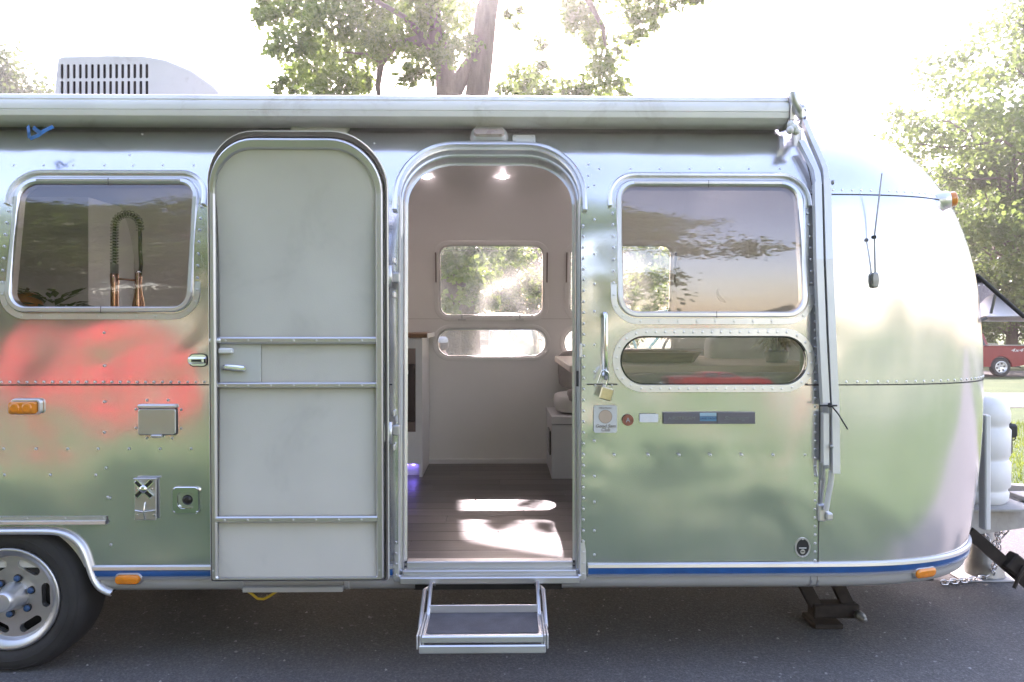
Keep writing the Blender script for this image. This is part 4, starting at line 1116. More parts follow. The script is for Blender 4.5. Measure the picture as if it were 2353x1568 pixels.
# ---- wheels
def wheel(cx, cy, cz, s=1, detail=True):
    """s=+1: face towards -y"""
    T = lambda r, h: (r, cy + s * h)
    RO, RI = .322, .215
    prof = [(RI - .005, .03), (RI, .005), (RI + .012, -.004), (.25, -.012), (.285, -.008), (.302, .004), (.316, .03), (RO, .05), (RO, .17), (.312, .20), (.27, .22), (RI, .22)]
    w = MB().lathe([(r, s * h) for r, h in prof], (cx, cy, cz), 'y', 64).build('wheel', M_TYRE, TR)
    if detail:
        # sidewall rings and tread blocks
        mb = MB()
        for r_ in (.262, .296): mb.lathe([(r_ - .002, -.0105 if r_ < .27 else -.003), (r_, -.0135 if r_ < .27 else -.006), (r_ + .002, -.0105 if r_ < .27 else -.002)], (cx, cy, cz), 'y', 64)
        mb.build('sidewall_bead', M_TYRE, w)
    rim = MB().lathe([(RI + .004, s * h) if False else (r, s * h) for r, h in ((RI, .03), (RI + .003, -.002), (RI + .001, -.008), (RI - .008, -.009), (RI - .018, -.002), (.186, .004), (.180, .012), (.172, .034))], (cx, cy, cz), 'y', 64).build('rim', M_DULL, w)
    sl = []
    for k in range(6):
        a = R(60 * k + 2); o = []
        for (u, v) in rr(-.052, .052, -.018, .018, .0178, None, 6):
            rr_ = .143 + v; an_ = a + u / .143; o.append((rr_ * math.cos(an_), rr_ * math.sin(an_)))
        sl.append(o)
    circ = [(.176 * math.cos(2 * math.pi * k / 48), .176 * math.sin(2 * math.pi * k / 48)) for k in range(48)]
    fy = lambda x, z: .030 + .016 * math.exp(-((math.hypot(x, z) - .165) / .02) ** 2) * 0 - .012 * math.exp(-((math.hypot(x, z) - .105) / .012) ** 2) + (.012 if math.hypot(x, z) < .1 else 0)
    sheet('disc', circ, sl, lambda x, z: Vector((cx + x, cy + s * fy(x, z), cz + z)), lambda x, z: Vector((-.25 * x, -s, -.25 * z)).normalized(), M_DULL, w, .02, .02, s < 0)
    mb = MB()
    for o in sl: mb.loft([[Vector((cx + x, cy + s * fy(x, z), cz + z)) for x, z in o], [Vector((cx + x, cy + s * (fy(x, z) + .03), cz + z)) for x, z in o]], True, False, False, False)
    mb.build('slot_walls', M_DULL, w)['kind'] = 'stuff'
    MB().lathe([(0, s * .09), (.2, s * .09), (.2, s * .10)], (cx, cy, cz), 'y', 32).build('brake_drum', M_DARK, w)
    if detail:
        MB().lathe([(.060, s * .045), (.060, s * .03), (.056, s * .02), (.048, s * -.02), (.043, s * -.042), (.036, s * -.050), (.020, s * -.052), (0, s * -.051)], (cx, cy, cz), 'y', 36).build('hub_cap', M_TRIM, w, 40)
        for k in range(6):
            a = R(60 * k + 18); c = (cx + .078 * math.cos(a), cy, cz + .078 * math.sin(a))
            n_ = MB().lathe([(.0165, s * .046), (.0165, s * .032), (.0135, s * .030)], c, 'y', 16).build('lug_nut', M_DARK, w)
            MB().lathe([(.0125, s * .045), (.0125, s * .024), (.010, s * .021), (0, s * .021)], c, 'y', 14).build('blue_cap', mat('blue_plastic_cap', (.03, .085, .20), .4), n_)
    return w
for wx in (wx1, wx2):
    wheel(wx, .03, .318); wheel(wx, 2 * AW - .03, .318, -1, False)

# ---- stickers, plates and writing
M_INK = mat('faded_brown_ink', (.22, .17, .14), .7); M_STK = mat('faded_white_sticker', (.62, .62, .61), .6, 0, .06, 20)
def flat(name, o, m, parent, off=.0012, holes=()): 
    return sheet(name, o, list(holes), lambda x, z: P(x, z, off), Pn, m, parent, .1, .06)
s = S(1391, 963); b = flat('club_sticker', rr(s.x - .050, s.x + .050, s.z - .059, s.z + .058, .010), M_STK, TR)
cir = [(s.x + .029 * math.cos(k * math.pi / 16), s.z + .010 + .029 * math.sin(k * math.pi / 16)) for k in range(32)]
flat('ring', cir, M_INK, b, .0020, [[(s.x + (x - s.x) * .95, s.z + .010 + (z - s.z - .010) * .95) for x, z in cir]])
flat('disc', [(s.x + (x - s.x) * .95, s.z + .010 + (z - s.z - .010) * .95) for x, z in cir], mat('faded_tan_print', (.52, .40, .31), .7), b, .0020)
yo = P(0, s.z, .0026).y
text('lettering', 'Official Member', (s.x, yo, s.z + .047), .0085, M_INK, b)
text('lettering', 'Good Sam', (s.x, yo, s.z - .030), .020, M_INK, b, shear=.25)
text('lettering', 'Club', (s.x, yo, s.z - .046), .020, M_INK, b, shear=.25)
s = S(1443, 966); cir = [(s.x + .024 * math.cos(k * math.pi / 16), s.z + .024 * math.sin(k * math.pi / 16)) for k in range(32)]
b = flat('round_sticker', cir, mat('faded_red_sticker', (.30, .10, .06), .6, 0, .4, 60), TR); text('letter', 'A', (s.x, P(0, s.z, .002).y, s.z), .028, mat('pale_blue_print', (.35, .42, .45), .6), b)
s = S(1491, 961); flat('blank_label', rr(s.x - .040, s.x + .040, s.z - .018, s.z + .018, .006), mat('white_label', (.74, .74, .76), .6, 0, .04, 40), TR)
x0, x1 = X(1524, 961), X(1734, 961); z0, z1 = Z(974, 1630), Z(948, 1630); xm0, xm1 = X(1607, 961), X(1646, 961)
mb = MB(); mb.box(x0, x1, -.006, .003, z0, z1, .001); np_ = mb.build('name_plate', mat('grey_enamel_plate', (.135, .125, .14), .5, 0, .08, 12), TR)
M_EMB = mat('grey_embossed_letters', (.20, .215, .22), .4, .3)
mb = MB(); mb.box(xm0, xm1 - .002, -.0075, -.004, z1 - .014, z1 - .001); mb.build('pale_blue_band', mat('pale_blue_enamel', (.33, .50, .58), .4), np_)
mb = MB(); mb.box(xm0, xm1 - .002, -.0075, -.004, z0 + .012, z1 - .016); mb.build('blue_band', mat('mid_blue_enamel', (.10, .24, .38), .4), np_)
boxo('plate_joint', M_GAP, np_, xm1, xm1 + .0025, -.0078, -.004, z0, z1)
zc_ = (z0 + z1) / 2
text('lettering', 'AIRSTREAM', ((x0 + xm0) / 2, -.0068, zc_), .020, M_EMB, np_, sx=1.15)
text('lettering', 'LAND YACHT', ((xm0 + xm1) / 2, -.0083, zc_ - .001), .0115, mat('dark_blue_letters', (.02, .06, .16), .5), np_)
text('lettering', 'Sovereign', ((xm1 + x1) / 2, -.0068, zc_), .024, M_EMB, np_, shear=.4, sx=1.1)
s = S(1844, 1258); el = lambda a, b_, dz=0: [(s.x + a * math.cos(k * math.pi / 16), s.z + dz + b_ * math.sin(k * math.pi / 16)) for k in range(32)]
mb = MB(); mb.loft([[P(x, z, 0) for x, z in el(.033, .043)], [P(x, z, .004) for x, z in el(.033, .043)], [P(x, z, .004) for x, z in el(.028, .037)], [P(x, z, .0025) for x, z in el(.027, .036)]], True, False, False, False); b = mb.build('oval_badge', M_DULL, TR)
flat('enamel', el(.0275, .0365), M_BLACK, b, .0026)
flat('bar', rr(s.x - .016, s.x + .016, s.z - .004, s.z + .000, .001), M_WHITE_PAINT, b, .0034)
flat('seal_mark', el(.0105, .0105, -.018), M_DULL, b, .0034, [el(.0075, .0022, -.018)])
rivet_mesh('rivets', [(P(s.x, s.z + .036, .003), Pn(0, s.z)), (P(s.x, s.z - .039, .003), Pn(0, s.z))], b, .004)
# assist handle beside the door
h0, h1 = S(1388, 722), S(1390, 868)
mb = MB(); mb.tube([P(h0.x, h0.z, .0), P(h0.x, h0.z - .002, .035), P(h0.x + .001, h0.z - .02, .048), P((h0.x + h1.x) / 2, (h0.z + h1.z) / 2, .05), P(h1.x, h1.z + .02, .048), P(h1.x, h1.z + .002, .035), P(h1.x, h1.z, 0)], [.011, .0105, .009, .009, .010, .0105, .011], 12)
mb.build('assist_handle', M_CHROME, TR)
# padlock hanging open on the handle
pl = thing('padlock', 'open brass padlock hanging from the assist handle', 'padlock', (h1.x, -.05, h1.z - .1))
t0 = P(h1.x, h1.z, .058)
mb = MB(); arc = []
L_, R_ = W(1375, 882, t0.y), W(1392, 888, t0.y)
top = [W(1374, 880, t0.y), W(1380, 862, t0.y - .002), W(1384, 853, t0.y - .006), W(1390, 851, t0.y - .012), W(1397, 856, t0.y - .008), W(1399, 866, t0.y - .004), W(1396, 876, t0.y), W(1391, 892, t0.y)]
mb.tube(top, .0042, 8).build('shackle', M_CHROME, pl)
c = W(1393, 905, t0.y); xf = Matrix.Translation(c) @ Matrix.Rotation(R(15), 4, 'Y'); MB().box(-.026, .026, -.010, .010, -.026, .026, .004, 0, xf).build('lock_body', M_BRASS, pl)

# ------------------------------------------------------------------ hitch end
tg = MB()
def beam(mb, a, b_, w, h):
    a, b_ = Vector(a), Vector(b_); d = (b_ - a).normalized(); s_ = d.cross(Vector((0, 0, 1))).normalized() * w / 2; u = s_.cross(d).normalized() * h / 2
    mb.loft([[p - s_ - u, p + s_ - u, p + s_ + u, p - s_ + u] for p in (a, b_)], True, True, True, False); return mb
beam(MB(), (2.05, .62, .43), (3.55, 1.16, .43), .06, .13).build('tongue_rail', M_TONGUE, TR)
beam(MB(), (2.05, 1.78, .43), (3.55, 1.24, .43), .06, .13).build('tongue_rail', M_TONGUE, TR)
MB().box(3.40, 3.72, 1.12, 1.28, .38, .52, .02).lathe([(0, -.02), (.05, -.02), (.055, 0), (.05, .05), (0, .06)], (3.76, 1.2, .44), 'z', 18).build('coupler', M_TONGUE, TR, 40)
MB().box(2.50, 2.86, .74, 1.66, .492, .502).build('cylinder_tray', M_TONGUE, TR)
bp = W(2352, 1152, 1.0); MB().box(bp.x - .06, bp.x + .1, .9, 1.05, .503, .53, .004).build('tray_clip', M_STEEL, TR)
# jack with cone foot
jx = 2.92
mb = MB(); mb.lathe([(.03, .30), (.03, .70), (.0, .70)], (jx, 1.2, 0), 'z', 16).lathe([(.022, .12), (.022, .42)], (jx, 1.2, 0), 'z', 14); jk = mb.build('tongue_jack', M_STEEL, TR)
MB().lathe([(.05, .27), (.055, .265), (.105, .03), (.11, .0)], (jx - .07, 1.2, .004), 'z', 20).build('cone_foot', M_STEEL, jk, 40)
MB().box(jx - .27, jx + .13, 1.06, 1.34, .004, .014, .003).build('foot_plate', M_STEEL, jk)
a, b_ = W(2293, 968, 1.2), W(2318, 1054, 1.2)
mb = MB(); mb.box(a.x, b_.x - .01, 1.14, 1.26, b_.z + .03, a.z, .012).box(a.x + .002, b_.x + .012, 1.13, 1.27, a.z - .09, a.z - .01, .012).box(a.x + .01, a.x + .022, 1.19, 1.21, b_.z - .02, b_.z + .03); mb.build('jack_motor', M_BLACK, jk)
c = W(2322, 1007, 1.2); mb = MB(); mb.tube([c + Vector((-.02, 0, .01)), c + Vector((.02, 0, .012)), c + Vector((.032, 0, 0)), c + Vector((.02, 0, -.012)), c + Vector((-.02, 0, -.01))], .004, 6); mb.build('crank_ring', M_BLACK, jk)
# spring bar with clamp
a, b_ = W(2225, 1222, .75), W(2375, 1352, .70)
sbar = beam(MB(), a, b_, .045, .062).build('spring_bar', M_RUSTY, TR)
c = W(2332, 1298, .70); xf = Matrix.Translation(c) @ Matrix.Rotation(R(40), 4, 'Y'); MB().box(-.05, .05, -.035, .035, -.048, .048, .008, 0, xf).build('clamp', M_RUSTY, sbar)
MB().tube([W(2352, 1300, .65), W(2330, 1352, .64)], .009, 8).build('pin', M_RUSTY, sbar)
# white gas cylinders
for k, (gx_, gy_) in enumerate(((2.665, .96), (2.665, 1.44))):
    g = thing('gas_cylinder', ('white ribbed gas cylinder nearest the camera on the hitch' if k == 0 else 'white ribbed gas cylinder on the far side of the hitch'), 'gas cylinder', (gx_, gy_, .503), 'gas cylinders on the hitch')
    zz0, hh = .503, .60; pr_ = [(0, 0), (.10, 0), (.125, .02)]
    rr0 = .152
    pr_ = [(.0, .0), (.128, .0), (.142, .02), (.145, .055), (.138, .065), (.138, .078), (rr0, .092), (rr0 + .002, .22), (rr0 - .008, .232), (rr0 - .010, .25), (rr0, .262), (rr0 + .002, .40), (rr0 - .009, .412), (rr0 - .010, .432), (rr0, .446), (rr0, .49), (.142, .535), (.115, .575), (.07, .595), (0, .60)]
    MB().lathe(pr_, (gx_, gy_, zz0), 'z', 40).build('shell', M_WHITE_PAINT, g, 50)
    MB().lathe([(.02, .59), (.02, .64), (.0, .645)], (gx_, gy_, zz0), 'z', 12).build('valve', M_BRASS, g)
c = W(2320, 1014, .96); MB().lathe([(0, -.012), (.012, -.01), (.015, 0), (.012, .012), (0, .014)], (2.665 + .155, .95, c.z - .02), 'x', 12).build('hold_down_nut', M_STEEL, TR)
a = W(2257, 1100, .55); MB().box(2.47, 2.50, .60, .66, .43, 1.02, .006).build('cylinder_bracket', M_WHITE_PAINT, TR)
# chains
lk_me = None
def chain(path, label, n_skip=.034, w=.0135):
    global lk_me
    t = thing('safety_chain', label, 'chain', path[0], 'safety chains on the hitch')
    pts = [Vector(p) for p in path]; dense = []
    for a, b_ in zip(pts, pts[1:]):
        k = max(1, int((b_ - a).length / .002)); dense += [a.lerp(b_, j / k) for j in range(k)]
    if lk_me is None:
        mb = MB(); o = rr(-.024, .024, -w, w, w * .98, None, 5); mb.tube([Vector((x, 0, z)) for x, z in o], .0042, 6, closed=True); oo = mb.build('chain_link', M_ZINC); lk_me = oo.data; bpy.data.objects.remove(oo)
    i = 0; step = int(n_skip / .002); flip = 0
    while i + step < len(dense):
        a, b_ = dense[i], dense[i + step]; d = (b_ - a).normalized(); o = link('chain_link', lk_me, t)
        q_ = d.to_track_quat('X', 'Z'); o.location = (a + b_) / 2; o.rotation_mode = 'QUATERNION'
        from mathutils import Quaternion
        o.rotation_quaternion = q_ @ Quaternion((1, 0, 0), R(45 + 90 * flip)); flip ^= 1; i += step
    return t
chain([W(2288, 1162, .90), W(2294, 1185, .88), W(2291, 1225, .88), W(2296, 1262, .95), W(2285, 1300, 1.05), W(2278, 1322, 1.12) , Vector((W(2262, 1332, 1.1).x, 1.1, .02)), Vector((W(2215, 1340, 1.06).x, 1.06, .018)), Vector((W(2160, 1349, 1.02).x, 1.02, .018))], 'bright safety chain hanging from the hitch and trailing on the asphalt')
chain([W(2322, 1188, 1.02), W(2318, 1212, 1.02), W(2300, 1232, 1.04), W(2276, 1262, 1.1), W(2262, 1225, 1.14), W(2258, 1200, 1.15)], 'second safety chain looped up under the hitch frame')
# front window standing open
H0, H1 = Vector((2.365, .50, 1.725)), Vector((2.605, .50, 1.515)); dn = (H1 - H0)
fw = thing_part = MB().tube([H0, H1], .011, 8).tube([H0 + Vector((0, 1.4, 0)), H1 + Vector((0, 1.4, 0))], .011, 8).tube([H0, H0 + Vector((0, 1.4, 0))], .010, 8).build('front_window', M_BLACK, TR)
MB().box(H1.x - .012, H1.x + .012, .49, 1.91, H1.z - .018, H1.z + .006, .004).build('bottom_rail', M_TRIM, fw)
mb = MB(); mb.add([H0 + Vector((.0, .0, -.008)), H1 + Vector((0, 0, -.004)), H1 + Vector((0, 1.4, -.004)), H0 + Vector((0, 1.4, -.008))], [(0, 1, 2, 3)]); mb.build('glass', M_GLASS, fw)
MB().tube([H1 + Vector((-.03, .25, .0)), Vector((2.42, .75, 1.45))], .007, 6).build('stay', M_STEEL, fw)
MB().box(H1.x - .02, H1.x + .006, .95, 1.10, H1.z - .05, H1.z - .018, .004).build('handle', M_TRIM, fw)
# scissor jack below the front corner
sj = thing('stabiliser_jack', 'rusty black scissor jack under the front corner of the trailer', 'jack', (1.6, .5, 0))
beam(MB(), (1.43, .50, .33), (1.56, .50, .08), .05, .055).build('arm', M_RUSTY, sj)
beam(MB(), (1.60, .50, .33), (1.72, .50, .085), .05, .055).build('arm', M_RUSTY, sj)
MB().box(1.53, 1.76, .46, .54, .04, .11, .008).build('channel', M_RUSTY, sj)
MB().box(1.52, 1.66, .42, .58, .005, .03, .004).build('foot', M_RUSTY, sj)
MB().lathe([(0, -.05), (.012, -.05), (.012, -.02), (.022, -.018), (.022, .02), (0, .02)], (1.74, .42, .07), 'y', 14).build('screw_end', M_STEEL, sj)
boxo('warning_label', M_STK, sj, 1.635, 1.67, .4725, .474, .21, .25)

# ------------------------------------------------------------------ inside
kx0, kx1 = -1.62, -.528
kc = thing('kitchen_cabinet', 'white kitchen cabinet with wooden worktop against the far wall', 'cabinet', (-1.1, 2.1, zfl))
kd = 1.85
boxo('carcass', M_CAB, kc, kx0, kx1 - .02, kd + .02, 2.325, zfl + .085, 1.385)
boxo('end_panel', M_CAB, kc, kx1 - .02, kx1, kd, 2.33, zfl, 1.385)
# front with the oven opening
ox0, ox1, oz0, oz1 = -1.16, W(955, 900, kd).x, W(955, 993, kd).z, W(955, 801, kd).z
sheet('front_panel', [(kx0, zfl + .085), (kx1 - .02, zfl + .085), (kx1 - .02, 1.385), (kx0, 1.385)], [[(ox0, oz0), (ox1, oz0), (ox1, oz1), (ox0, oz1)]], lambda x, z: Vector((x, kd + .004, z)), lambda x, z: Vector((0, -1, 0)), M_CAB, kc, .3, .3)
boxo('toe_kick', M_CAB, kc, kx0, kx1 - .02, kd + .06, kd + .08, zfl, zfl + .085)
boxo('worktop', M_WOOD, kc, kx0, kx1 + .035, kd - .03, 2.325, 1.388, 1.418, bev=.003)
boxo('worktop_end', M_WHITE_PAINT, kc, kx1 + .0352, kx1 + .040, kd - .03, 2.325, 1.388, 1.418)
for px in (934, 950):
    p = W(px, 1068, kd + .05); MB().lathe([(0, -.003), (.008, -.003), (.010, .004)], (p.x, kd + .05, zfl + .075), 'z', 12).build('plinth_light', M_LED, kc)
ov = thing('oven', 'brown black built-in oven with white handle in the kitchen cabinet', 'oven', ((ox0 + ox1) / 2, kd, oz0))
boxo('oven_body', M_OVENTRIM, ov, ox0, ox1, kd + .008, kd + .3, oz0, oz1)
boxo('control_panel', M_OVENTRIM, ov, ox0 + .004, ox1 - .003, kd - .004, kd + .007, oz1 - .10, oz1 - .003, bev=.002)
boxo('knob_panel', M_OVEN, ov, ox1 - .12, ox1 - .085, kd - .006, kd - .0045, oz1 - .075, oz1 - .03)
boxo('oven_door', M_OVEN, ov, ox0 + .004, ox1 - .003, kd - .012, kd + .007, oz0 + .07, oz1 - .104, bev=.003)
boxo('lower_trim', M_OVENTRIM, ov, ox0 + .004, ox1 - .003, kd - .004, kd + .007, oz0 + .003, oz0 + .066, bev=.002)
MB().box(ox0 + .05, ox1 - .045, kd - .05, kd - .035, oz1 - .172, oz1 - .142, .004).build('oven_handle', M_WHITE_PAINT, ov)
# near kitchen counter with sink and faucet behind the kitchen window
nc = thing('sink_counter', 'white sink counter below the kitchen window inside', 'counter', (-1.75, .35, zfl))
boxo('carcass', M_CAB, nc, -2.7, -.95, .09, .60, zfl, 1.36)
boxo('worktop', M_WOOD, nc, -2.72, -.93, .085, .63, 1.362, 1.395, bev=.003)
fc = thing('kitchen_faucet', 'tall copper spring faucet with black hose inside the kitchen window', 'faucet', (-1.83, .36, 1.395))
fy_ = .36
q = lambda a, b_: W(a, b_, fy_)
bx_, tx_ = q(263, 700).x, q(318, 640).x
z617, z490 = q(263, 630).z, q(263, 492).z
MB().lathe([(.030, 1.395), (.030, 1.402), (.0175, 1.412), (.0175, z617), (.014, z617 + .004), (0, z617 + .005)], (bx_, fy_, 0), 'z', 20).build('column', M_COPPER, fc, 40)
MB().lathe([(.0195, z617 - .05), (.0195, z617), (.016, z617 + .002)], (bx_, fy_, 0), 'z', 20).build('collar', M_COPPER, fc)
r_ = (q(322, 540).x - q(263, 540).x) / 2; cx_ = bx_ + r_; zc_ = z490 - r_
path = [Vector((bx_, fy_, z617 + (zc_ - z617) * k / 10)) for k in range(10)] + [Vector((cx_ - r_ * math.cos(R(a)), fy_, zc_ + r_ * math.sin(R(a)))) for a in range(0, 171, 10)]
path += [Vector((bx_ + 2 * r_, fy_, zc_ - .02)), q(322, 570), q(324, 610), q(321, 640)]
MB().tube(path, .0085, 10).build('hose', M_BLACK, fc)
mb = MB(); sp_ = []
acc = 0
L = [0]
for a, b_ in zip(path, path[1:]): L.append(L[-1] + (b_ - a).length)
end = L[-4]; N = 700
for k in range(N):
    s_ = end * k / N; i = int(np.clip(np.searchsorted(L, s_), 1, len(L) - 1)); t_ = (s_ - L[i - 1]) / (L[i] - L[i - 1]); p = path[i - 1].lerp(path[i], t_); d = (path[i] - path[i - 1]).normalized()
    turns = s_ / .0135 if s_ > .05 else s_ / .006
    a = d.cross(Vector((0, 1, 0))).normalized(); sp_.append(p + (a * math.cos(2 * math.pi * turns) + Vector((0, 1, 0)) * math.sin(2 * math.pi * turns)) * .0165)
mb.tube(sp_, .0028, 5).build('spring', M_STEEL, fc)
za, zb_ = q(318, 700).z, q(318, 628).z
MB().lathe([(.0, za - .012), (.027, za - .012), (.027, za), (.016, za + .06), (.015, zb_), (.008, zb_ + .012), (0, zb_ + .013)], (tx_, fy_, 0), 'z', 20).build('spray_head', M_COPPER, fc, 40)
MB().tube([(bx_, fy_, q(0, 640).z), (tx_, fy_, q(0, 645).z)], .005, 8).build('support_arm', M_COPPER, fc)
# plant and pumpkin in the kitchen window
def leafy(name, c, n, size, spread, m, parent, seed):
    r2 = np.random.default_rng(seed); mb = MB()
    for _ in range(n):
        a = r2.uniform(0, 6.28); rr_ = spread * r2.uniform(.1, 1) ; h = r2.uniform(0, spread * .9)
        p = Vector(c) + Vector((rr_ * math.cos(a), .6 * rr_ * math.sin(a), h)); d = Vector((math.cos(a), math.sin(a), r2.uniform(-.3, .7))).normalized(); s_ = d.cross(Vector((0, 0, 1))).normalized(); L_ = size * r2.uniform(.7, 1.2); u = Vector((0, 0, 1))
        mb.add([p, p + d * L_ * .45 + s_ * L_ * .26 + u * .006, p + d * L_ * .5, p + d * L_ * .45 - s_ * L_ * .26 + u * .006, p + d * L_], [(0, 1, 2), (0, 2, 3), (1, 4, 2), (2, 4, 3)], True)
    return mb.build(name, m, parent)
c = q(120, 697); ppot = thing('potted_plant', 'green leafy potted plant on the counter inside the kitchen window', 'plant', (c.x, fy_, 1.395))
MB().lathe([(0, 0), (.045, 0), (.062, .12), (.066, .125), (.06, .13), (.055, .12), (0, .118)], (c.x, fy_, 1.395), 'z', 20).build('pot', M_WHITE_PAINT, ppot, 40)
leafy('leaves', (c.x, fy_, 1.535), 60, .075, .12, M_LEAF3, ppot, 3)
c = q(60, 690); mb = MB()
loops = []
for zz, r0 in ((-.06, .02), (-.055, .045), (-.02, .066), (.01, .068), (.035, .05), (.046, .02), (.043, .0)):
    loops.append([Vector((c.x + r0 * (1 + .07 * abs(math.cos(4 * t_))) * math.cos(t_), fy_ + r0 * (1 + .07 * abs(math.cos(4 * t_))) * math.sin(t_), c.z - .01 + zz)) for t_ in np.linspace(0, 2 * math.pi, 40, endpoint=False)])
pk = thing('pumpkin', 'small orange pumpkin in the lower corner of the kitchen window', 'pumpkin', (c.x, fy_, c.z - .07))
mb.loft(loops, True, True, False, True); mb.build('flesh', mat('orange_pumpkin_skin', (.55, .20, .03), .5, 0, .2, 12), pk)
MB().tube([(c.x, fy_, c.z + .03), (c.x + .004, fy_, c.z + .045), (c.x + .010, fy_, c.z + .055)], [.010, .007, .008], 8).build('stem', M_BARK, pk)
MB().lathe([(0, 1.396), (.08, 1.396), (.085, c.z - .07), (0, c.z - .07)], (c.x, fy_, 0), 'z', 20).build('stand', M_TABLE, pk)
# tall white cupboard beyond the kitchen window
boxo('tall_cupboard', M_CAB, TR, -3.58, W(203, 560, 1.7).x, 1.7, 2.3, zfl, 2.3)
# dinette
bn = thing('dinette_bench', 'white box bench with grey cushions by the far wall', 'bench', (.9, 2.05, zfl))
by = 1.78; bx0 = .336
boxo('box', M_CAB, bn, bx0, 1.9, by, 2.325, zfl, .812)
boxo('lid', M_CAB, bn, bx0 - .004, 1.9, by - .006, 2.325, .816, .868, bev=.003)
boxo('floor_vent', M_OVEN, bn, bx0 - .012, bx0 - .001, by + .06, by + .26, .60, .76, bev=.002)
def cushion(name, x0, x1, y0, y1, z0, z1, m, label, puff=.02):
    mb = MB(); n = 12
    g = []
    cx_, cy_, cz_ = (x0 + x1) / 2, (y0 + y1) / 2, (z0 + z1) / 2; hx, hy, hz_ = (x1 - x0) / 2, (y1 - y0) / 2, (z1 - z0) / 2
    loops = []
    for i in range(13):
        ph = math.pi * (i / 12) - math.pi / 2; l = []
        for j in range(36):
            th_ = 2 * math.pi * j / 36; e = .30
            f_ = lambda v: math.copysign(abs(v) ** e, v)
            l.append(Vector((cx_ + hx * f_(math.cos(ph)) * f_(math.cos(th_)), cy_ + hy * f_(math.cos(ph)) * f_(math.sin(th_)), cz_ + hz_ * f_(math.sin(ph)))))
        loops.append(l)
    mb.loft(loops, True, False, False, True); return tag(mb.build(name, m), label, 'cushion', 'dinette cushions')
cushion('cushion', .37, 1.85, by + .04, 2.24, .87, 1.005, M_CLOTH_W, 'white seat cushion on the box bench inside')
cushion('cushion', .45, 1.0, by + .03, by + .2, .955, 1.04, M_CLOTH_G, 'grey brown bolster at the front edge of the box bench')
cushion('cushion', .41, 1.85, 2.14, 2.31, 1.0, 1.30, M_CLOTH_G, 'grey brown back cushion standing against the far wall')
cushion('cushion', .50, 1.75, .10, .26, .86, 1.268, M_CLOTH_G, 'grey back cushion behind the oblong side window')
cushion('pillow', 1.16, 1.72, .95, 1.12, 1.20, 1.42, M_CLOTH_W, 'white knitted pillow beyond the table in the oblong window')
tb = thing('dinette_table', 'pale wooden dinette table beside the doorway', 'table', (.8, .8, zfl))
MB().box(.32, 1.55, .30, 1.28, 1.258, 1.292, .004).build('table_top', M_TABLE, tb)
MB().lathe([(.11, zfl + .001), (.11, zfl + .015), (.032, zfl + .03), (.03, 1.25)], (.95, .8, 0), 'z', 18).build('pedestal', M_STEEL, tb, 40)
ty = thing('wooden_tray', 'long brown wooden dough bowl on the dinette table', 'tray', (.86, .62, 1.294))
a, b_ = W(1418, 820, .62), W(1601, 812, .62); z0, z1 = 1.294, 1.345
ol0 = [(a.x + .06, .50), (b_.x - .06, .50), (b_.x - .03, .56), (b_.x - .03, .68), (b_.x - .06, .74), (a.x + .06, .74), (a.x + .03, .68), (a.x + .03, .56)]
ol1 = [(a.x + .02, .46), (b_.x - .05, .46), (b_.x, .53), (b_.x, .71), (b_.x - .05, .78), (a.x + .02, .78), (a.x - .02, .71), (a.x - .02, .53)]
cxm, cym = (a.x + b_.x) / 2, .62
sh = lambda o_, s_: [(cxm + (x - cxm) * s_, cym + (y - cym) * s_) for x, y in o_]
MB().loft([[Vector((x, y, z)) for x, y in o_] for o_, z in ((ol0, z0), (ol1, z1), (sh(ol1, .9), z1), (sh(ol0, .88), z0 + .012))], True, True, True, False).build('bowl', M_TRAY, ty)
# dry grass bunch at the right end of the table
gr = thing('grass_bunch', 'bunch of dry ornamental grass at the right of the oblong window', 'plant', (1.38, .55, 1.292))
MB().lathe([(0, 0), (.05, 0), (.06, .05), (.05, .06), (0, .055)], (1.38, .55, 1.293), 'z', 16).build('pot', M_STEEL, gr, 40)
mb = MB(); r2 = np.random.default_rng(11)
for _ in range(420):
    a = r2.uniform(0, 6.28); t_ = r2.uniform(.2, 1); p = Vector((1.38, .55, 1.345)); d = Vector((math.cos(a) * t_, math.sin(a) * t_ * .7, 0)) * .17; w_ = Vector((-math.sin(a), math.cos(a), 0)) * .0022
    m_ = p + d * .5 + Vector((0, 0, .075 * r2.uniform(.6, 1.3))); e = p + d + Vector((0, 0, .03 * r2.uniform(-.6, 1.6)))
    mb.add([p - w_, p + w_, m_ + w_, m_ - w_, e], [(0, 1, 2, 3), (3, 2, 4)])
mb.build('blades', mat('dry_grass', (.42, .40, .24), .8, 0, .35, 30), gr)
# round speaker on the front wall
p = W(1675, 672, 2.27); mb = MB(); mb.lathe([(0, -.004), (.05, -.006), (.075, -.008), (.08, 0)], (p.x, PFI(p.x, p.z).y - .004, p.z), 'y', 28); mb.build('wall_speaker', M_CLOTH_G, TR, 40)

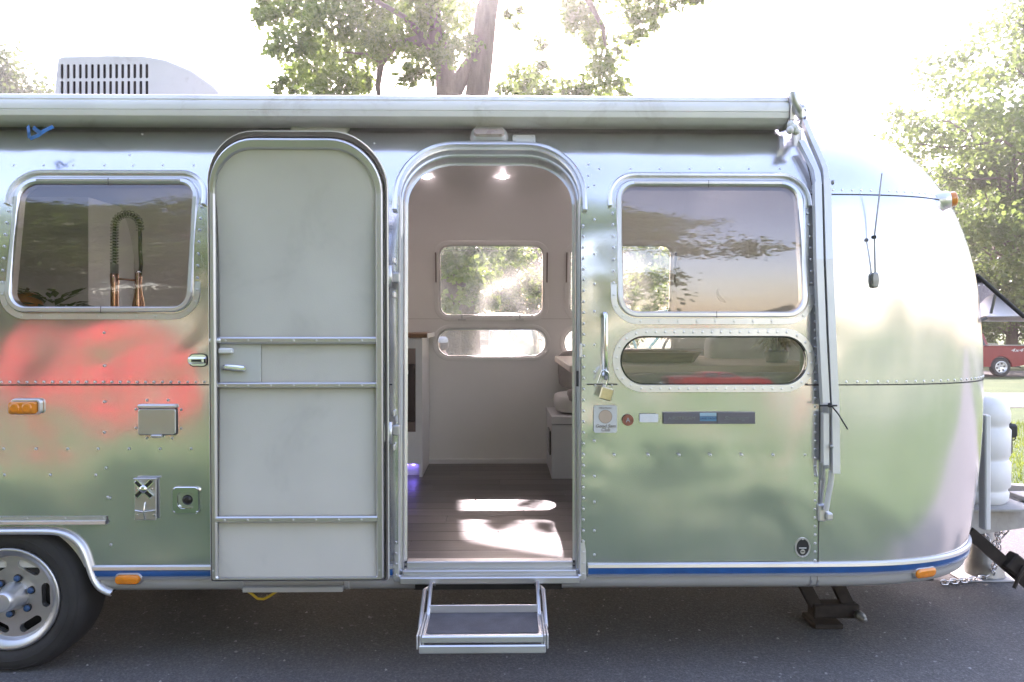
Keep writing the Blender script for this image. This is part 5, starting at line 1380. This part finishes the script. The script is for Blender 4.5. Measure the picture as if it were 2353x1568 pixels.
# ------------------------------------------------------------------ trees
def leaf_mesh(name, clusters, leaf, dens_, m, r2, flat_=.75):
    """many separate kite-shaped leaves spread through clumps"""
    Vs = []
    for c, r_ in clusters:
        n = max(6, int(dens_ * (r_ / leaf) ** 2))
        # sub clumps give light and dark bunches and gaps
        k = max(3, int(n / 26)); sc_ = r2.normal(size=(k, 3)); sc_ /= np.linalg.norm(sc_, axis=1)[:, None]; sc_ *= r_ * r2.uniform(.25, 1.0, (k, 1)) ** .6
        idx = r2.integers(0, k, n); p = np.array(c) + sc_[idx] * np.array([1, 1, flat_]) + r2.normal(size=(n, 3)) * r_ * .17
        d = r2.normal(size=(n, 3)); d[:, 2] = d[:, 2] * .6 - .45; d /= np.linalg.norm(d, axis=1)[:, None]
        s_ = np.cross(d, r2.normal(size=(n, 3))); s_ /= np.linalg.norm(s_, axis=1)[:, None] + 1e-9
        L_ = leaf * r2.uniform(.6, 1.25, (n, 1))
        Vs.append(np.stack([p, p + d * L_ * .40 + s_ * L_ * .40, p + d * L_, p + d * L_ * .40 - s_ * L_ * .40], 1))
    V = np.concatenate(Vs).reshape(-1, 3); nf = len(V) // 4
    me = bpy.data.meshes.new(name); me.vertices.add(len(V)); me.vertices.foreach_set('co', V.ravel())
    me.loops.add(nf * 4); me.loops.foreach_set('vertex_index', np.arange(nf * 4, dtype=np.int32))
    me.polygons.add(nf); me.polygons.foreach_set('loop_start', np.arange(0, nf * 4, 4, dtype=np.int32))
    me.materials.append(m); me.update(calc_edges=True); return me
def limb(mb, a, b_, r0, r1, r2, n=6, sag=.12):
    a, b_ = Vector(a), Vector(b_); L_ = (b_ - a).length; pts = []
    for k in range(n + 1):
        t_ = k / n; j = Vector(r2.normal(size=3)) * L_ * .035 * math.sin(math.pi * t_); pts.append(a.lerp(b_, t_) + j + Vector((0, 0, sag * L_ * math.sin(math.pi * t_))))
    mb.tube(pts, [r0 + (r1 - r0) * k / n for k in range(n + 1)], 7)

# big tree with sunlit leaves right behind the trailer
r2 = np.random.default_rng(21)
BD = 14.0
def bp_(px, py, dd=0): return W(px, py, BD + dd + CAM_Y)
CL = [(600, 8, 28), (640, 40, 42), (690, 18, 50), (760, 30, 66), (850, 30, 70), (930, 40, 70), (1000, 40, 62), (676, 112, 52), (735, 140, 52), (800, 110, 60), (880, 100, 45), (960, 105, 50), (700, 188, 46), (760, 205, 54), (815, 185, 40), (648, 205, 30), (955, 165, 34), (1020, 118, 42), (1060, 30, 44), (1085, 95, 26), (1200, 185, 40), (1175, 215, 36), (1250, 160, 24), (1232, 218, 40), (1275, 215, 26), (1330, 40, 44), (1362, 88, 38), (1335, 5, 44), (1392, 138, 34), (1372, 190, 46), (1412, 212, 36), (1318, 200, 24), (1470, 14, 46), (1452, 62, 30), (1512, 34, 26), (1592, 4, 24), (1560, -10, 30), (1432, 98, 20), (1240, 100, 18), (1190, 40, 22),
      (1040, 600, 46), (1100, 560, 46), (1180, 590, 46), (1232, 650, 36), (1050, 690, 40), (1330, 600, 60), (1400, 640, 60), (1460, 580, 60), (1500, 670, 60), (1540, 600, 50), (1340, 690, 50), (1120, 640, 30), (940, 620, 50),
      (760, 300, 70), (900, 330, 60), (1000, 420, 60), (1300, 330, 60), (1400, 400, 70), (1200, 450, 50), (850, 450, 60), (1480, 300, 50),
      (640, -50, 64), (760, -70, 80), (880, -70, 80), (1000, -60, 62), (1060, -150, 50), (1400, -60, 64), (1500, -70, 60), (900, -190, 95), (720, -170, 85), (1430, -170, 80), (1560, -110, 50), (1620, -40, 40)]
cl = [(tuple(bp_(a, b_, r2.uniform(-1.2, 1.6))), 1.18 * r_ * BD / FPX) for a, b_, r_ in CL]
cl += [(tuple(bp_(a, b_, -2.2)), r_ * BD / FPX) for a, b_, r_ in ((1045, 590, 36), (1075, 640, 38), (1050, 690, 34), (1095, 585, 30), (1110, 690, 30), (1330, 640, 40), (1420, 600, 40), (1500, 640, 40))]
bt = thing('shade_tree', 'tall backlit tree with forked trunk behind the trailer roof', 'tree', (-.7, BD + CAM_Y, gz(BD + CAM_Y)))
link('crown', leaf_mesh('crown', cl, .112, 34.0, M_LEAF, r2), bt)
mb = MB(); G = Vector((-.75, BD + CAM_Y, gz(BD + CAM_Y) - .1))
f0 = bp_(1048, 400)
mb.tube([G, G.lerp(f0, .3), G.lerp(f0, .7), f0], [.52, .40, .36, .36], 14)
mb.tube([f0, bp_(1030, 240), bp_(1022, 160), bp_(1000, 60), bp_(985, -60), bp_(960, -200)], [.28, .22, .18, .15, .11, .06], 12)
mb.tube([f0 + Vector((.12, 0, -.1)), bp_(1092, 250), bp_(1106, 140), bp_(1116, 40), bp_(1135, -60), bp_(1180, -220)], [.28, .22, .21, .20, .17, .08], 12)
mb.tube([bp_(1040, 215), bp_(1068, 165), bp_(1090, 130)], [.17, .14, .12], 8)
mb.tube([bp_(1010, 118), bp_(955, 92), bp_(905, 105), bp_(875, 150), bp_(868, 200), bp_(872, 230)], [.10, .085, .075, .065, .05, .04], 8)
mb.tube([bp_(985, 100), bp_(930, 40), bp_(860, 0), bp_(780, -20)], [.07, .05, .04, .02], 7)
mb.tube([bp_(880, 145), bp_(840, 125), bp_(790, 120)], [.045, .03, .015], 6)
mb.tube([bp_(1130, -20), bp_(1250, -60), bp_(1340, -20), bp_(1385, 60), bp_(1395, 130)], [.14, .10, .07, .045, .02], 7)
mb.tube([bp_(1340, -20), bp_(1440, -30), bp_(1540, -10), bp_(1590, 0)], [.06, .04, .03, .015], 6)
mb.build('trunk', M_BARK, bt)

# generic broad trees; several shapes shared by copies
def tree_shape(seed, h, rad, leaf, m, n_cl=34, low=.22, dens_=9.0):
    r3 = np.random.default_rng(seed); cls = []; mb = MB()
    th = h * .62; mb.tube([(0, 0, -.2), (0, 0, h * .08), (.04 * h * r3.normal() * .3, 0, h * .3), (.02 * h * r3.normal(), .02 * h * r3.normal(), th)], [h * .030, h * .022, h * .018, h * .007], 10)
    for k in range(n_cl):
        z = h * (low + (1 - low) * (k + .5) / n_cl); pr = math.sin(math.pi * min(1, max(0.06, (z / h - low * .7) / (1.04 - low * .7))) ** .85)
        a = k * 2.4 + r3.uniform(-.4, .4); R_ = rad * pr * r3.uniform(.45, 1.12); c = (R_ * math.cos(a), R_ * math.sin(a), z + r3.normal() * h * .02); cls.append((c, rad * r3.uniform(.11, .27)))
        if k % 2 == 0: limb(mb, (0, 0, min(th * .98, z * .72)), c, h * .006, h * .0015, r3, 5, .06)
    cme = leaf_mesh('crown', cls, leaf, dens_, m, r3, .5); o = mb.build('trunk', M_BARK); tme = o.data; bpy.data.objects.remove(o); return cme, tme
SH = {'maple': tree_shape(1, 16, 6.5, .21, M_LEAF2, 105, .13, 13), 'oak': tree_shape(2, 15, 6.0, .22, M_LEAF3, 90, .16, 12), 'young': tree_shape(3, 10, 3.8, .17, M_LEAF2, 60, .08, 11), 'lawn': tree_shape(4, 12, 6.0, .15, M_LEAF, 95, .12, 15)}
def tree(kind, x, y, label, s=1.0, rz=0.0, group='trees round the trailer'):
    t = thing('broadleaf_tree', label, 'tree', (x, y, gz(y)), group); t.rotation_euler = (0, 0, rz); t.scale = (s, s, s)
    for nm, me in zip(('crown', 'trunk'), SH[kind]):
        o = bpy.data.objects.new(nm, me); COL.objects.link(o); o.parent = t
    return t
def tp(px, d): return D(px, d), d + CAM_Y
for kind, px, d, s, rz, lab in (
    ('maple', 2325, 38, .78, .3, 'green maple with dark trunk standing directly behind the red pickup bed'),
    ('oak', 2430, 46, 1.12, 1.2, 'tall dark leafed tree rising behind, above the amber roof lamp'),
    ('maple', 2540, 33, 1.2, 2.2, 'bright leafy tree cut by the right edge of the picture'),
    ('oak', 2060, 62, 1.05, .6, 'distant pale tree peeping over the curved front roof'),
    ('young', 1965, 66, 1.55, 2.9, 'thin distant treetop above the seam of the front roof'),
    ('oak', -25, 42, 1.12, .2, 'tree at the left edge of the picture beside the air conditioner'),
    ('young', 1075, 43, 1.05, 1.9, 'small tree seen through the left half of the far window'),
    ('oak', 1230, 44, .72, 2.6, 'dark tree seen through the right half of the far window'),
    ('young', 1400, 38, 1.05, .1, 'bright tree seen through the dinette window'),
    ('oak', 1560, 45, .75, 1.0, 'dark tree behind the dinette window, right of the bicycle'),
    ('oak', 2380, 60, 1.1, 1.5, 'dark far tree between the pickup and the open front window'),
    ('oak', 2250, 70, 1.1, 2.4, 'dark far tree just right of the silver front end')):
    x, y = tp(px, d); tree(kind, x, y, lab, s, rz)
# the other side of the lawn, behind the photographer: seen only as reflections
for kind, x, y, s, rz, lab in (
    ('lawn', -14, -18, 1.35, .4, 'broad tree across the lawn mirrored in the kitchen window'),
    ('lawn', -2.6, -17, 1.5, 1.7, 'broad tree across the lawn mirrored in the left of the dinette window'),
    ('maple', -24, -20, 1.0, 2.1, 'tall tree across the lawn mirrored at the left edge of the trailer'),
    ('oak', -20, -30, 1.0, .3, 'dark tree far across the lawn at the left'), ('oak', -6, -38, 1.0, 1.3, 'dark tree far across the lawn in the middle'),
    ('young', 16, -85, .75, 2.0, 'small tree far across the lawn mirrored below the name plate'), ('oak', 36, -92, .6, .9, 'dark tree far across the lawn at the right'),
    ('young', 52, -88, .8, .5, 'small tree far across the lawn mirrored in the front cap'), ('maple', 70, -75, .7, 1.9, 'tall tree across the lawn mirrored at the front end')):
    tree(kind, x, y, lab, s, rz, 'trees across the lawn')

# ------------------------------------------------------------------ red pickups
M_RED = mat('red_car_paint', (.28, .013, .012), .35, 0, .08, 2, coat=.3); M_CGLASS = mat('dark_car_glass', (.03, .035, .04), .06, 0, .1, 2)
def pickup(name, label, loc, rz):
    t = thing(name, label, 'pickup truck', loc, 'red pickup trucks')
    def part(mb, nm, m, par=None, sharp=35):
        o = mb.build(nm, m, None, sharp); o.parent = par or t; return o
    def arc(cx, r0, a0, a1, n=14): return [(cx + r0 * math.cos(R(a0 + (a1 - a0) * k / n)), .40 + r0 * math.sin(R(a0 + (a1 - a0) * k / n))) for k in range(n + 1)]
    low = .42
    # nose to -x
    prof_ = [(-2.75, low + .05), (-2.12, low)] + arc(-1.70, .46, 178, 2) + [(1.14, low)] + arc(1.62, .46, 178, 2) + [(2.72, low + .1), (2.80, .62), (2.80, 1.20), (2.74, 1.27), (.55, 1.27), (-.95, 1.22), (-2.45, 1.12), (-2.72, 1.0), (-2.82, .72)]
    def lp(y, s_, dz=0): return [Vector((x * (1 - (1 - s_) * .25), y, .8 + (z - .8) * s_)) for x, z in prof_]
    mb = MB(); mb.loft([lp(-.95, .94), lp(-.97, .985), lp(-.97, 1), lp(-.90, 1.01), lp(.90, 1.01), lp(.97, 1), lp(.95, .94)], True, True, True, True); body = part(mb, 'body', M_RED)
    cabp = [(-.95, 1.2), (-.25, 1.78), (.15, 1.84), (.95, 1.82), (1.12, 1.25)]
    mb = MB(); mb.loft([[Vector((x, y, z if z < 1.3 else z)) for x, z in cabp] for y in (-.86, -.80)] [:0] + [[Vector((x, y * (1 if z < 1.4 else .86), z)) for x, z in cabp] for y in (-.93, .93)], True, True, True, False); part(mb, 'cab', M_RED)
    for s_ in (-1, 1):
        for w_ in ([(-.72, 1.30), (-.20, 1.72), (.20, 1.76), (.20, 1.30)], [(.28, 1.30), (.28, 1.76), (.88, 1.74), (.98, 1.30)]):
            mb = MB(); mb.loft([[Vector((x, s_ * (.935 - .13 * (z - 1.25) / .57 + o_), z)) for x, z in w_] for o_ in (-.02, .006)], True, True, True, False); part(mb, 'side_window', M_CGLASS)
        mb = MB(); mb.box(1.0, 2.72, s_ * .90, s_ * .97, 1.285, 1.335, .01); part(mb, 'bed_rail', M_STEEL)
        mb = MB(); mb.box(2.74, 2.83, s_ * .80, s_ * .965, .86, 1.16, .02); part(mb, 'tail_light', mat('tail_light_lens', (.55, .10, .05), .2, coat=.6))
        for wx_ in (-1.70, 1.62):
            c_ = (wx_, s_ * .78, .40)
            wh = part(MB().lathe([(.24, -s_ * -.17), (.27, s_ * .185), (.35, s_ * .19), (.39, s_ * .16), (.395, s_ * .0), (.38, -s_ * .05), (.2, -s_ * .06)], c_, 'y', 36), 'wheel', M_TYRE)
            part(MB().lathe([(0, s_ * .14), (.07, s_ * .16), (.09, s_ * .12), (.2, s_ * .13), (.235, s_ * .185), (.255, s_ * .18)], c_, 'y', 36), 'rim', M_TRIM, wh)
            for k in range(6):
                a = R(60 * k + 12); mb = MB(); cc = Vector((c_[0] + .155 * math.cos(a), c_[1] + s_ * .134, c_[2] + .155 * math.sin(a))); mb.lathe([(0, s_ * .012), (.036, s_ * .010), (.04, 0)], cc, 'y', 10); part(mb, 'rim_opening', M_DARK, wh)
    mb = MB(); mb.box(2.80, 2.92, -.92, .92, .50, .70, .03); part(mb, 'rear_bumper', M_CHROME)
    mb = MB(); mb.box(-2.92, -2.78, -.95, .95, .45, .68, .04); part(mb, 'front_bumper', M_CHROME)
    mb = MB(); mb.box(-.94, -.25, -.1, .1, 1.3, 1.31); 
    for s_ in (-1,):
        me_o = text('bed_lettering', '4x4', (2.25, -.974, 1.10), .20, M_WHITE_PAINT, t, shear=.3, sx=1.7)
        me_o.parent = t; me_o.matrix_parent_inverse.identity()
    t.rotation_euler = (0, 0, rz); return t
tr_y = 29.3
pickup('pickup_truck', 'red pickup truck with silver bed rail parked beyond the lawn at right', (D(2297, 31) - 1.62, tr_y - .95 + .3, gz(29) + .012), 0)
pickup('pickup_truck', 'red pickup truck mirrored in the dented skin left of the door', (-8.9, -13, gz(-13)), R(50))
pickup('pickup_truck', 'small red pickup truck mirrored in the oblong side window', (8.6, -26.5, gz(-26.5) + .006), R(180)).scale = (.72, .72, .72)

# ------------------------------------------------------------------ second silver trailer across the park
t2 = thing('parked_trailer', 'second silver trailer with shaded windows seen through the far oblong window', 'trailer', (-3.4, 25.5, gz(25.5)))
OX, OY, OZ = -1.0, 24.3, gz(25.5) + .0
mb = MB(); 
def full_loop(z):
    l = [P(x, z) for x in np.linspace(XR, XE, 10)][:-1] + [cap(math.pi * k / 40, z) for k in range(40)] + [PF(x, z) for x in np.linspace(XE, XR, 10)][:-1] + [cap(math.pi * k / 40, z, 0, -1) for k in range(40, 0, -1)]
    return [Vector((p.x + OX, p.y + OY, z + OZ)) for p in l]
mb.loft([full_loop(z) for z in zlist(.36)[::2] + [ZT - .0005]], True, True, True, True); mb.build('body', M_SKIN, t2)
for (x0, x1, z0, z1, m_) in ((-.92, -.40, 1.30, 2.0, M_TABLE), (-.32, .28, 1.22, 1.88, M_WHITE_PAINT), (-2.6, -1.7, 1.3, 1.9, M_CGLASS)):
    o = rr(x0 - OX, x1 - OX, z0, z1, .05); f2 = lambda x, z, of=0: P(x, z, of) + Vector((OX, OY, OZ))
    mb = MB(); ring(mb, [(o, 0), (o, .02), (inset(o, .05), .02)], f2); w = mb.build('window', M_DULL, t2); mb = MB(); mb.add([f2(x, z, .012) for x, z in inset(o, .045)], [list(range(len(o)))]); mb.build('blind', m_, w)
mb = MB(); o = rr(-1.12 - OX, -.30 - OX, .46, 2.12, .12, .02); ring(mb, [(o, 0), (o, .015), (inset(o, .03), .015)], f2); mb.build('door_frame', M_DULL, t2)
c = P(1.42 - OX, 1.6) + Vector((OX, OY, OZ)); MB().lathe([(0, -.03), (.05, -.03), (.07, 0)], c, 'y', 18).build('port_light', M_DULL, t2)
for xw in (-2.1, -2.96): MB().lathe([(0, -.01), (.2, -.01), (.32, .02), (.32, .2)], (xw + OX - .6, OY + .02, .32 + OZ), 'y', 28).build('wheel', M_TYRE, t2)

# ------------------------------------------------------------------ person beyond the trailer
def skin_body(name, J, Eg, mats, assign, parent):
    me = bpy.data.meshes.new(name); me.from_pydata([j[0] for j in J], Eg, []); o = bpy.data.objects.new(name, me); COL.objects.link(o)
    o.modifiers.new('skin', 'SKIN').use_smooth_shade = True; o.modifiers.new('sub', 'SUBSURF').levels = 2
    o.modifiers['sub'].render_levels = 2
    for v, j in zip(me.skin_vertices[0].data, J): v.radius = (j[1], j[2] if len(j) > 2 else j[1])
    me.skin_vertices[0].data[0].use_root = True
    bpy.context.view_layer.update(); m2 = bpy.data.meshes.new_from_object(o.evaluated_get(bpy.context.evaluated_depsgraph_get())); bpy.data.objects.remove(o)
    m2.name = name; m2.materials.clear()
    for m in mats: m2.materials.append(m)
    for p in m2.polygons: p.use_smooth = True; p.material_index = assign(p.center)
    o = bpy.data.objects.new(name, m2); COL.objects.link(o); o.parent = parent; return o
M_FLESH = mat('skin', (.48, .27, .19), .5, 0, .08, 8); M_SHIRT = mat('blue_grey_shirt', (.12, .14, .22), .85, 0, .15, 20); M_JEANS = mat('dark_trousers', (.05, .055, .075), .85, 0, .2, 20); M_HAIR = mat('dark_hair', (.035, .025, .02), .7, 0, .3, 40)
pd = 11.0; hx = D(1017, pd); pg = gz(pd + CAM_Y); ph = W(1017, 776, pd + CAM_Y).z - pg
pe = thing('person', 'person in grey cap and blue shirt standing outside the far oblong window', 'person', (hx, pd + CAM_Y, pg))
k = ph / 1.75
J = [((0, 0, .93), .13, .10), ((0, 0, 1.12), .125, .095), ((0, .01, 1.32), .15, .10), ((0, .01, 1.42), .09, .07), ((0, -.005, 1.50), .052), ((0, -.015, 1.57), .066, .07), ((0, -.02, 1.64), .078, .092), ((0, -.015, 1.70), .07, .085),
     ((-.17, .01, 1.40), .058), ((-.22, .02, 1.13), .043), ((-.21, -.05, .90), .032), ((-.20, -.08, .80), .028), ((.17, .01, 1.40), .058), ((.22, .02, 1.13), .043), ((.21, -.05, .90), .032), ((.20, -.08, .80), .028),
     ((-.09, 0, .85), .085), ((-.10, -.01, .48), .06), ((-.10, .02, .09), .042), ((-.10, -.13, .03), .03), ((.09, 0, .85), .085), ((.10, -.01, .48), .06), ((.10, .02, .09), .042), ((.10, -.13, .03), .03), ((0, -.10, 1.61), .014)]
Eg = [(0, 1), (1, 2), (2, 3), (3, 4), (4, 5), (5, 6), (6, 7), (3, 8), (8, 9), (9, 10), (10, 11), (3, 12), (12, 13), (13, 14), (14, 15), (0, 16), (16, 17), (17, 18), (18, 19), (0, 20), (20, 21), (21, 22), (22, 23), (6, 24)]
def asg(c):
    if c.z < .95 and abs(c.x) < .19: return 2 if c.z > .08 else 3
    if c.z > 1.46: return 0
    return 1 if (abs(c.x) < .19 or c.z > 1.16) else 0
skin_body('body', J, Eg, [M_FLESH, M_SHIRT, M_JEANS, M_BLACK], asg, pe)
o = MB().lathe([(.098, 1.655), (.102, 1.69), (.095, 1.73), (.06, 1.762), (0, 1.77)], (0, .0, 0), 'z', 20).box(-.07, .07, -.19, -.08, 1.668, 1.680, .005).build('cap', mat('grey_cap', (.38, .40, .44), .8)); o.parent = pe
o = MB().lathe([(.07, 1.52), (.09, 1.56), (.097, 1.62), (.096, 1.66)], (0, .015, 0), 'z', 18).build('hair', M_HAIR); o.parent = pe; o.scale = (1, 1, 1)
for s_ in (-1, 1):   # fingers
    for f_ in range(5):
        o = MB().tube([(s_ * .20 + (f_ - 2) * .012 * (1 if f_ else 1.6), -.085, .80), (s_ * .20 + (f_ - 2) * .014, -.10, .76 + .01 * abs(f_ - 2)), (s_ * .20 + (f_ - 2) * .012, -.105, .73 + .012 * abs(f_ - 2))], [.008, .0075, .006], 6).build('finger', M_FLESH); o.parent = pe
pe.scale = (k, k, k); pe.rotation_euler = (0, 0, R(-70))

# ------------------------------------------------------------------ bicycle on a rack beyond the dinette window
bd = 9.0; b0 = W(1480, 706, bd + CAM_Y); bg_ = gz(bd + CAM_Y)
bi = thing('bicycle', 'turquoise bicycle on a tall rack seen through the dinette window', 'bicycle', (b0.x, b0.y, b0.z - .95))
M_TURQ = mat('turquoise_paint', (.10, .42, .42), .35, coat=.6)
bz = b0.z - .92
def bt_(mb, *pts, r=.018): mb.tube([Vector((b0.x + x, b0.y, bz + z)) for x, z in pts], r, 8); return mb
mb = MB(); bt_(mb, (-.22, .80), (.32, .88)); bt_(mb, (-.05, .28), (.36, .80)); bt_(mb, (-.05, .28), (-.24, .86)); bt_(mb, (-.05, .28), (-.50, .34), r=.011); bt_(mb, (-.22, .78), (-.50, .34), r=.010); bt_(mb, (.30, .98), (.38, .72), r=.02); bt_(mb, (.38, .72), (.55, .34), r=.015)
mb.build('frame', M_TURQ, bi)
for xw in (-.50, .55):
    c = Vector((b0.x + xw, b0.y, bz + .34)); w = MB().tube([c + Vector((.33 * math.cos(a), 0, .33 * math.sin(a))) for a in np.linspace(0, 2 * math.pi, 40, endpoint=False)], .016, 6, closed=True).build('wheel', M_TYRE, bi)
    mb = MB()
    for a in np.linspace(0, 2 * math.pi, 14, endpoint=False): mb.tube([c, c + Vector((.32 * math.cos(a), 0, .32 * math.sin(a)))], .0015, 4)
    mb.build('spokes', M_CHROME, w)
mb = MB(); bt_(mb, (-.24, .86), (-.26, .95), r=.012); mb.box(b0.x - .40, b0.x - .14, b0.y - .06, b0.y + .06, bz + .95, bz + 1.0, .02); mb.build('saddle', M_BLACK, bi)
mb = MB(); mb.tube([Vector((b0.x + .34, b0.y - .28, bz + 1.04)), Vector((b0.x + .28, b0.y - .1, bz + 1.02)), Vector((b0.x + .28, b0.y + .1, bz + 1.02)), Vector((b0.x + .34, b0.y + .28, bz + 1.04))], .012, 8); mb.build('handlebar', M_BLACK, bi)
rk = thing('bicycle_rack', 'tall steel rack carrying the turquoise bicycle', 'rack', (b0.x, b0.y, bg_))
for xw in (-.50, .55): MB().tube([(b0.x + xw, b0.y + .06, bg_), (b0.x + xw, b0.y + .06, bz + .05)], .025, 8).build('post', M_STEEL, rk)
MB().box(b0.x - .7, b0.x + .75, b0.y - .03, b0.y + .08, bz - .03, bz - .006, .005).build('tray', M_STEEL, rk)

# ------------------------------------------------------------------ small things on and under the trailer
mb = MB(); q = lambda a, b_: W(a, b_, .16)
mb.tube([q(560, 1352), q(580, 1366), q(592, 1376), q(606, 1377), q(620, 1370), q(640, 1356)], .006, 8)
tag(mb.build('yellow_cable', mat('yellow_cable_sheath', (.62, .42, .03), .5)), 'yellow cable loop drooping below the belly under the door', 'cable')
r2 = np.random.default_rng(5); mb = MB()
for _ in range(200):
    x, y_ = r2.uniform(-2.6, 3.4), r2.uniform(-.9, 1.2); r_ = .003 + .005 * r2.random() ** 2; a = r2.uniform(0, 6.28)
    v = [Vector((x + r_ * math.cos(a + k * 1.57) * r2.uniform(.7, 1.3), y_ + r_ * math.sin(a + k * 1.57) * r2.uniform(.7, 1.3), .0045)) for k in range(4)]
    mb.add(v + [Vector((x, y_, .0045 + r_ * .9))], [(0, 1, 4), (1, 2, 4), (2, 3, 4), (3, 0, 4)])
tag(mb.build('gravel', mat('pale_grit', (.36, .35, .33), .8, 0, .4, 50)), 'loose pale grit scattered on the driveway asphalt', 'gravel', kind='stuff')

# ------------------------------------------------------------------ added thin haze, imitating the veil of sun flare
hm = bpy.data.materials.new('added_flare_haze'); hm.use_nodes = True; ht = hm.node_tree; ht.nodes.remove(ht.nodes['Principled BSDF'])
pv = ht.nodes.new('ShaderNodeVolumePrincipled'); pv.inputs['Color'].default_value = (.95, .95, .95, 1); pv.inputs['Density'].default_value = 0.0018; pv.inputs['Anisotropy'].default_value = 0.84
ht.links.new(pv.outputs[0], ht.nodes['Material Output'].inputs['Volume'])
tag(MB().box(-305, 305, -205, 405, -3.2, 24).build('haze', hm), 'added thin haze imitating bright sun flare round the trailer', 'haze', kind='stuff')
